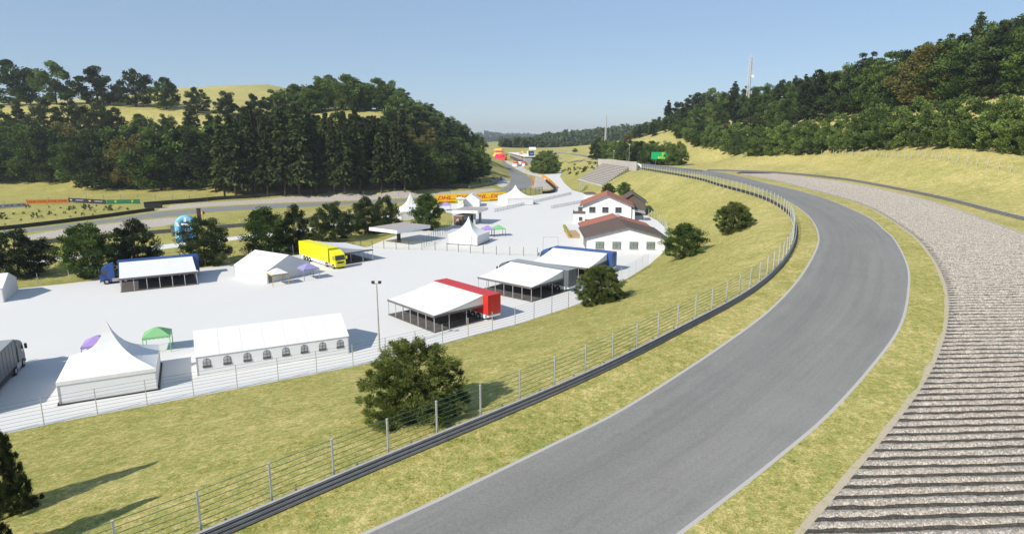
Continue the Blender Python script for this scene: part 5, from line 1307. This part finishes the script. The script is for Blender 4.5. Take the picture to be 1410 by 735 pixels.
# ---- shrubs
for u, v, h in [(5, 302, 11), (19, 296, 4), (33, 294.5, 4), (29, 304, 4), (48, 301, 9), (39, 287, 6), (54, 292, 4), (57, 299.5, 4), (69, 295.5, 6), (76, 297, 3), (68, 286, 3), (89, 294.5, 4), (84, 287, 3), (7, 309.5, 3), (97, 289.5, 7), (102, 287.5, 5), (104, 294, 4), (115, 286, 6), (120, 290, 9), (127, 287, 3), (133, 284, 3), (131, 292, 2.5), (114, 297, 5), (128, 296.5, 3), (143, 290, 3), (146, 287.5, 5), (152, 290, 9), (164, 288, 3), (166, 286, 3), (176, 289, 4), (97, 299, 3)]:
    plant_px('shrub', u, v, h, 'low green shrub scattered on the dry field below the left advertising boards', wide=.85, group='shrubs on the left field', cat='shrub')
for _ in range(46):
    a, b = random.random(), random.random()
    u = 783 + 56 * a; v = 243 - 17 * b - 2 * a + 6 * abs(a - .4) * 0
    if v < 243 - 22 + (u - 783) * .0 or (u > 818 and v > 236) or (u - 783) * .28 + 226 < v - 14: continue
    plant_px('shrub', u, v, random.uniform(2.2, 5.5), 'green bush of the scrub on the bank left of the concrete stand', wide=.95, group='scrub on the bank', cat='shrub')
for _ in range(22):
    u = random.uniform(625, 694); v = 260 - (u - 600) * .12 - random.uniform(0, 5)
    plant_px('shrub', u, v, random.uniform(2, 4), 'low bush on the grass strip between the wood and the hairpin barrier', wide=1.0, group='low bushes by the hairpin barrier', cat='shrub')

# ---- far hills and far woods
def far_hill(name, ridge, front_y, back_dy, zb=-6, folds=10):
    """ridge: (u, v, Y) points; a rounded hill falling to the front and the back"""
    us_ = np.linspace(ridge[0][0], ridge[-1][0], 90); vv = np.interp(us_, [r_[0] for r_ in ridge], [r_[1] for r_ in ridge]); yy = np.interp(us_, [r_[0] for r_ in ridge], [r_[2] for r_ in ridge])
    vs, fs = [], []; kk = 13
    for i, (u, v, Y) in enumerate(zip(us_, vv, yy)):
        X, _, Z = Py(u, v, Y)
        for j in range(kk):
            t = j / (kk - 1)
            y = front_y + (Y + back_dy - front_y) * t; tr0 = (Y - front_y) / (Y + back_dy - front_y)
            s = math.sin(math.pi / 2 * min(1, t / tr0)) if t < tr0 else math.cos(math.pi / 2 * (t - tr0) / (1 - tr0))
            z = zb + (Z - zb) * max(0, s) ** 1.2 + (math.sin(i * .55 + j * .9) * 1.2 + math.sin(i * .23 - j * 1.7) * 1.5) * (Y / 1000) * (0 < j < kk - 1)
            vs.append((X / Y * y if False else X * (y / Y) ** .6, y, z))
    n_ = len(us_)
    for i in range(n_ - 1):
        for j in range(kk - 1): fs.append((i * kk + j, (i + 1) * kk + j, (i + 1) * kk + j + 1, i * kk + j + 1))
    o = MB().add(vs, fs).build(name, M['hillgrass'], None, True); o['kind'] = 'structure'
    return np.array(vs).reshape(n_, kk, 3)
def far_wood(name, label, pts, hr):
    """one mass of small leafy crowns: too many and too far to count"""
    C_, D_, T_, L_ = [], [], [], []
    for x, y, z in pts:
        h = random.uniform(*hr); k = 34; tt = np.clip(random.gauss(.45, .25), 0, 1)
        a = rng.uniform(0, 6.28, k); zz = rng.uniform(.02, 1, k); r_ = h * .26 * np.sqrt(np.clip(1.12 - zz, .02, 1)) * rng.uniform(.5, 1.1, k)
        C_.append(np.c_[x + np.cos(a) * r_, y + np.sin(a) * r_, z + zz * h]); D_.append(np.c_[np.cos(a) * .6, np.sin(a) * .6, rng.uniform(-.2, 1.4, k)]); T_.append(np.clip(tt + rng.normal(0, .12, k), 0, 1)); L_.append(np.full(k, h * .40))
    C_, D_, T_, L_ = np.vstack(C_), np.vstack(D_), np.concatenate(T_), np.concatenate(L_)
    o = bpy.data.objects.new(name, leaf_mesh(name, C_, D_, L_, L_ * .62, T_, M['leaf_far'])); COL.objects.link(o); o['kind'] = 'stuff'; tag(o, label, 'wood')
def hill_points(gr, n_, jmax, skip=None):
    out = []
    for _ in range(n_):
        i = random.random() * (gr.shape[0] - 1); j = random.random() * jmax
        a, b = int(i), int(j); fi, fj = i - a, j - b
        p = gr[a, b] * (1 - fi) * (1 - fj) + gr[a + 1, b] * fi * (1 - fj) + gr[a, b + 1] * (1 - fi) * fj + gr[a + 1, b + 1] * fi * fj
        if skip is None or not skip(p): out.append(p)
    return out
g1 = far_hill('far_hill', [(540, 196, 6000), (620, 191.5, 6000), (640, 190.5, 6000), (655, 188.5, 6000), (668, 185.5, 6000), (682, 187.3, 6000), (695, 189.3, 6000), (715, 189.3, 6000), (740, 190.5, 6000), (780, 191, 6000), (940, 192, 6000)], 3300, 1800)
far_wood('far_wood', 'hazy blue green wood covering the farthest hill at the end of the valley', hill_points(g1, 4200, 9.8, lambda p: (650 < p[0] / p[1] * F + CX < 657 and p[2] > 24) or (660 < p[0] / p[1] * F + CX < 668 and 24 < p[2] < 48)), (20, 32))
g2 = far_hill('wooded_ridge', [(696, 222, 1500), (708, 216, 1500), (720, 210.5, 1500), (732, 205.5, 1500), (745, 201.5, 1510), (780, 195.5, 1530), (830, 191, 1550), (870, 186.5, 1550), (920, 181, 1550), (980, 177, 1550)], 1160, 450)
far_wood('ridge_wood', 'dark wood on the ridge behind the far meadow below the small mast', hill_points(g2, 1500, 9.0), (17, 26))
vp = []
for _ in range(170):
    u = random.uniform(690, 745); v = random.uniform(208.5, 215.5) - (u - 690) * .035
    q = Py(u, v, 930 + random.uniform(-40, 60)); vp.append((q[0], q[1], gz(q[0], q[1]) if q[1] < 990 else 2.0))
far_wood('valley_wood', 'dark wood at the end of the straight behind the pit building', vp, (9, 15))

# ---- haze: one even body of pale air round the whole place
hz = MB().box((0, 3450, 65), (12000, 9500, 170)).build('haze', M['white']); hz['kind'] = 'stuff'; tag(hz, 'thin even pale haze over the whole valley', 'haze')
m = bpy.data.materials.new('haze'); m.use_nodes = True; nt = m.node_tree; nt.nodes.clear()
out = nt.nodes.new('ShaderNodeOutputMaterial'); pv = nt.nodes.new('ShaderNodeVolumePrincipled')
pv.inputs['Color'].default_value = (.88, .94, 1.0, 1); pv.inputs['Density'].default_value = HAZE; pv.inputs['Anisotropy'].default_value = .2
nt.links.new(pv.outputs[0], out.inputs['Volume']); hz.data.materials.clear(); hz.data.materials.append(m)

# ------------------------------------------------------------------ camera, sun, sky
cd_ = bpy.data.cameras.new('camera'); cam = bpy.data.objects.new('camera', cd_); COL.objects.link(cam)
cam.location = (0, 0, H); cam.rotation_euler = (math.pi / 2 - PIT, 0, 0)
cd_.sensor_width = 36.0; cd_.lens = 36.0 * F / 1410.0; cd_.clip_start = .5; cd_.clip_end = 20000
S.camera = cam
S.view_settings.exposure = .3
SUN_EL, SUN_AZ = R(36), R(43)   # the shadows run 43 degrees to the right of the view
sl = bpy.data.lights.new('sun', 'SUN'); sl.energy = 4.8; sl.angle = R(.5); sl.color = (1.0, .94, .83)
so = bpy.data.objects.new('sun', sl); COL.objects.link(so)
d = Vector((math.sin(SUN_AZ) * math.cos(SUN_EL), math.cos(SUN_AZ) * math.cos(SUN_EL), -math.sin(SUN_EL)))
so.rotation_euler = d.to_track_quat('-Z', 'Y').to_euler()
w = bpy.data.worlds.new('World'); S.world = w; w.use_nodes = True
nt = w.node_tree; bg = nt.nodes['Background']; bg.inputs['Strength'].default_value = .105
sk = nt.nodes.new('ShaderNodeTexSky'); sk.sky_type = 'NISHITA'; sk.sun_disc = False
sk.sun_elevation = SUN_EL; sk.sun_rotation = math.pi + SUN_AZ
sk.altitude = 700; sk.air_density = 1.0; sk.dust_density = 0.15; sk.ozone_density = 3.0
mx = nt.nodes.new('ShaderNodeMix'); mx.data_type = 'RGBA'; mx.inputs[0].default_value = .58
mx.inputs[7].default_value = (2.75, 3.8, 5.35, 1)      # an even milky blue over the clear sky
nt.links.new(sk.outputs[0], mx.inputs[6]); nt.links.new(mx.outputs[2], bg.inputs['Color'])
S.view_settings.view_transform = 'Standard'; S.view_settings.look = 'None'; S.view_settings.gamma = 1.0
S.view_settings.use_curve_mapping = False
S.cycles.max_bounces = 5; S.cycles.diffuse_bounces = 3; S.cycles.transmission_bounces = 2; S.cycles.glossy_bounces = 2
S.cycles.transparent_max_bounces = 4; S.cycles.volume_bounces = 0; S.cycles.use_denoising = True
S.cycles.caustics_reflective = False; S.cycles.caustics_refractive = False
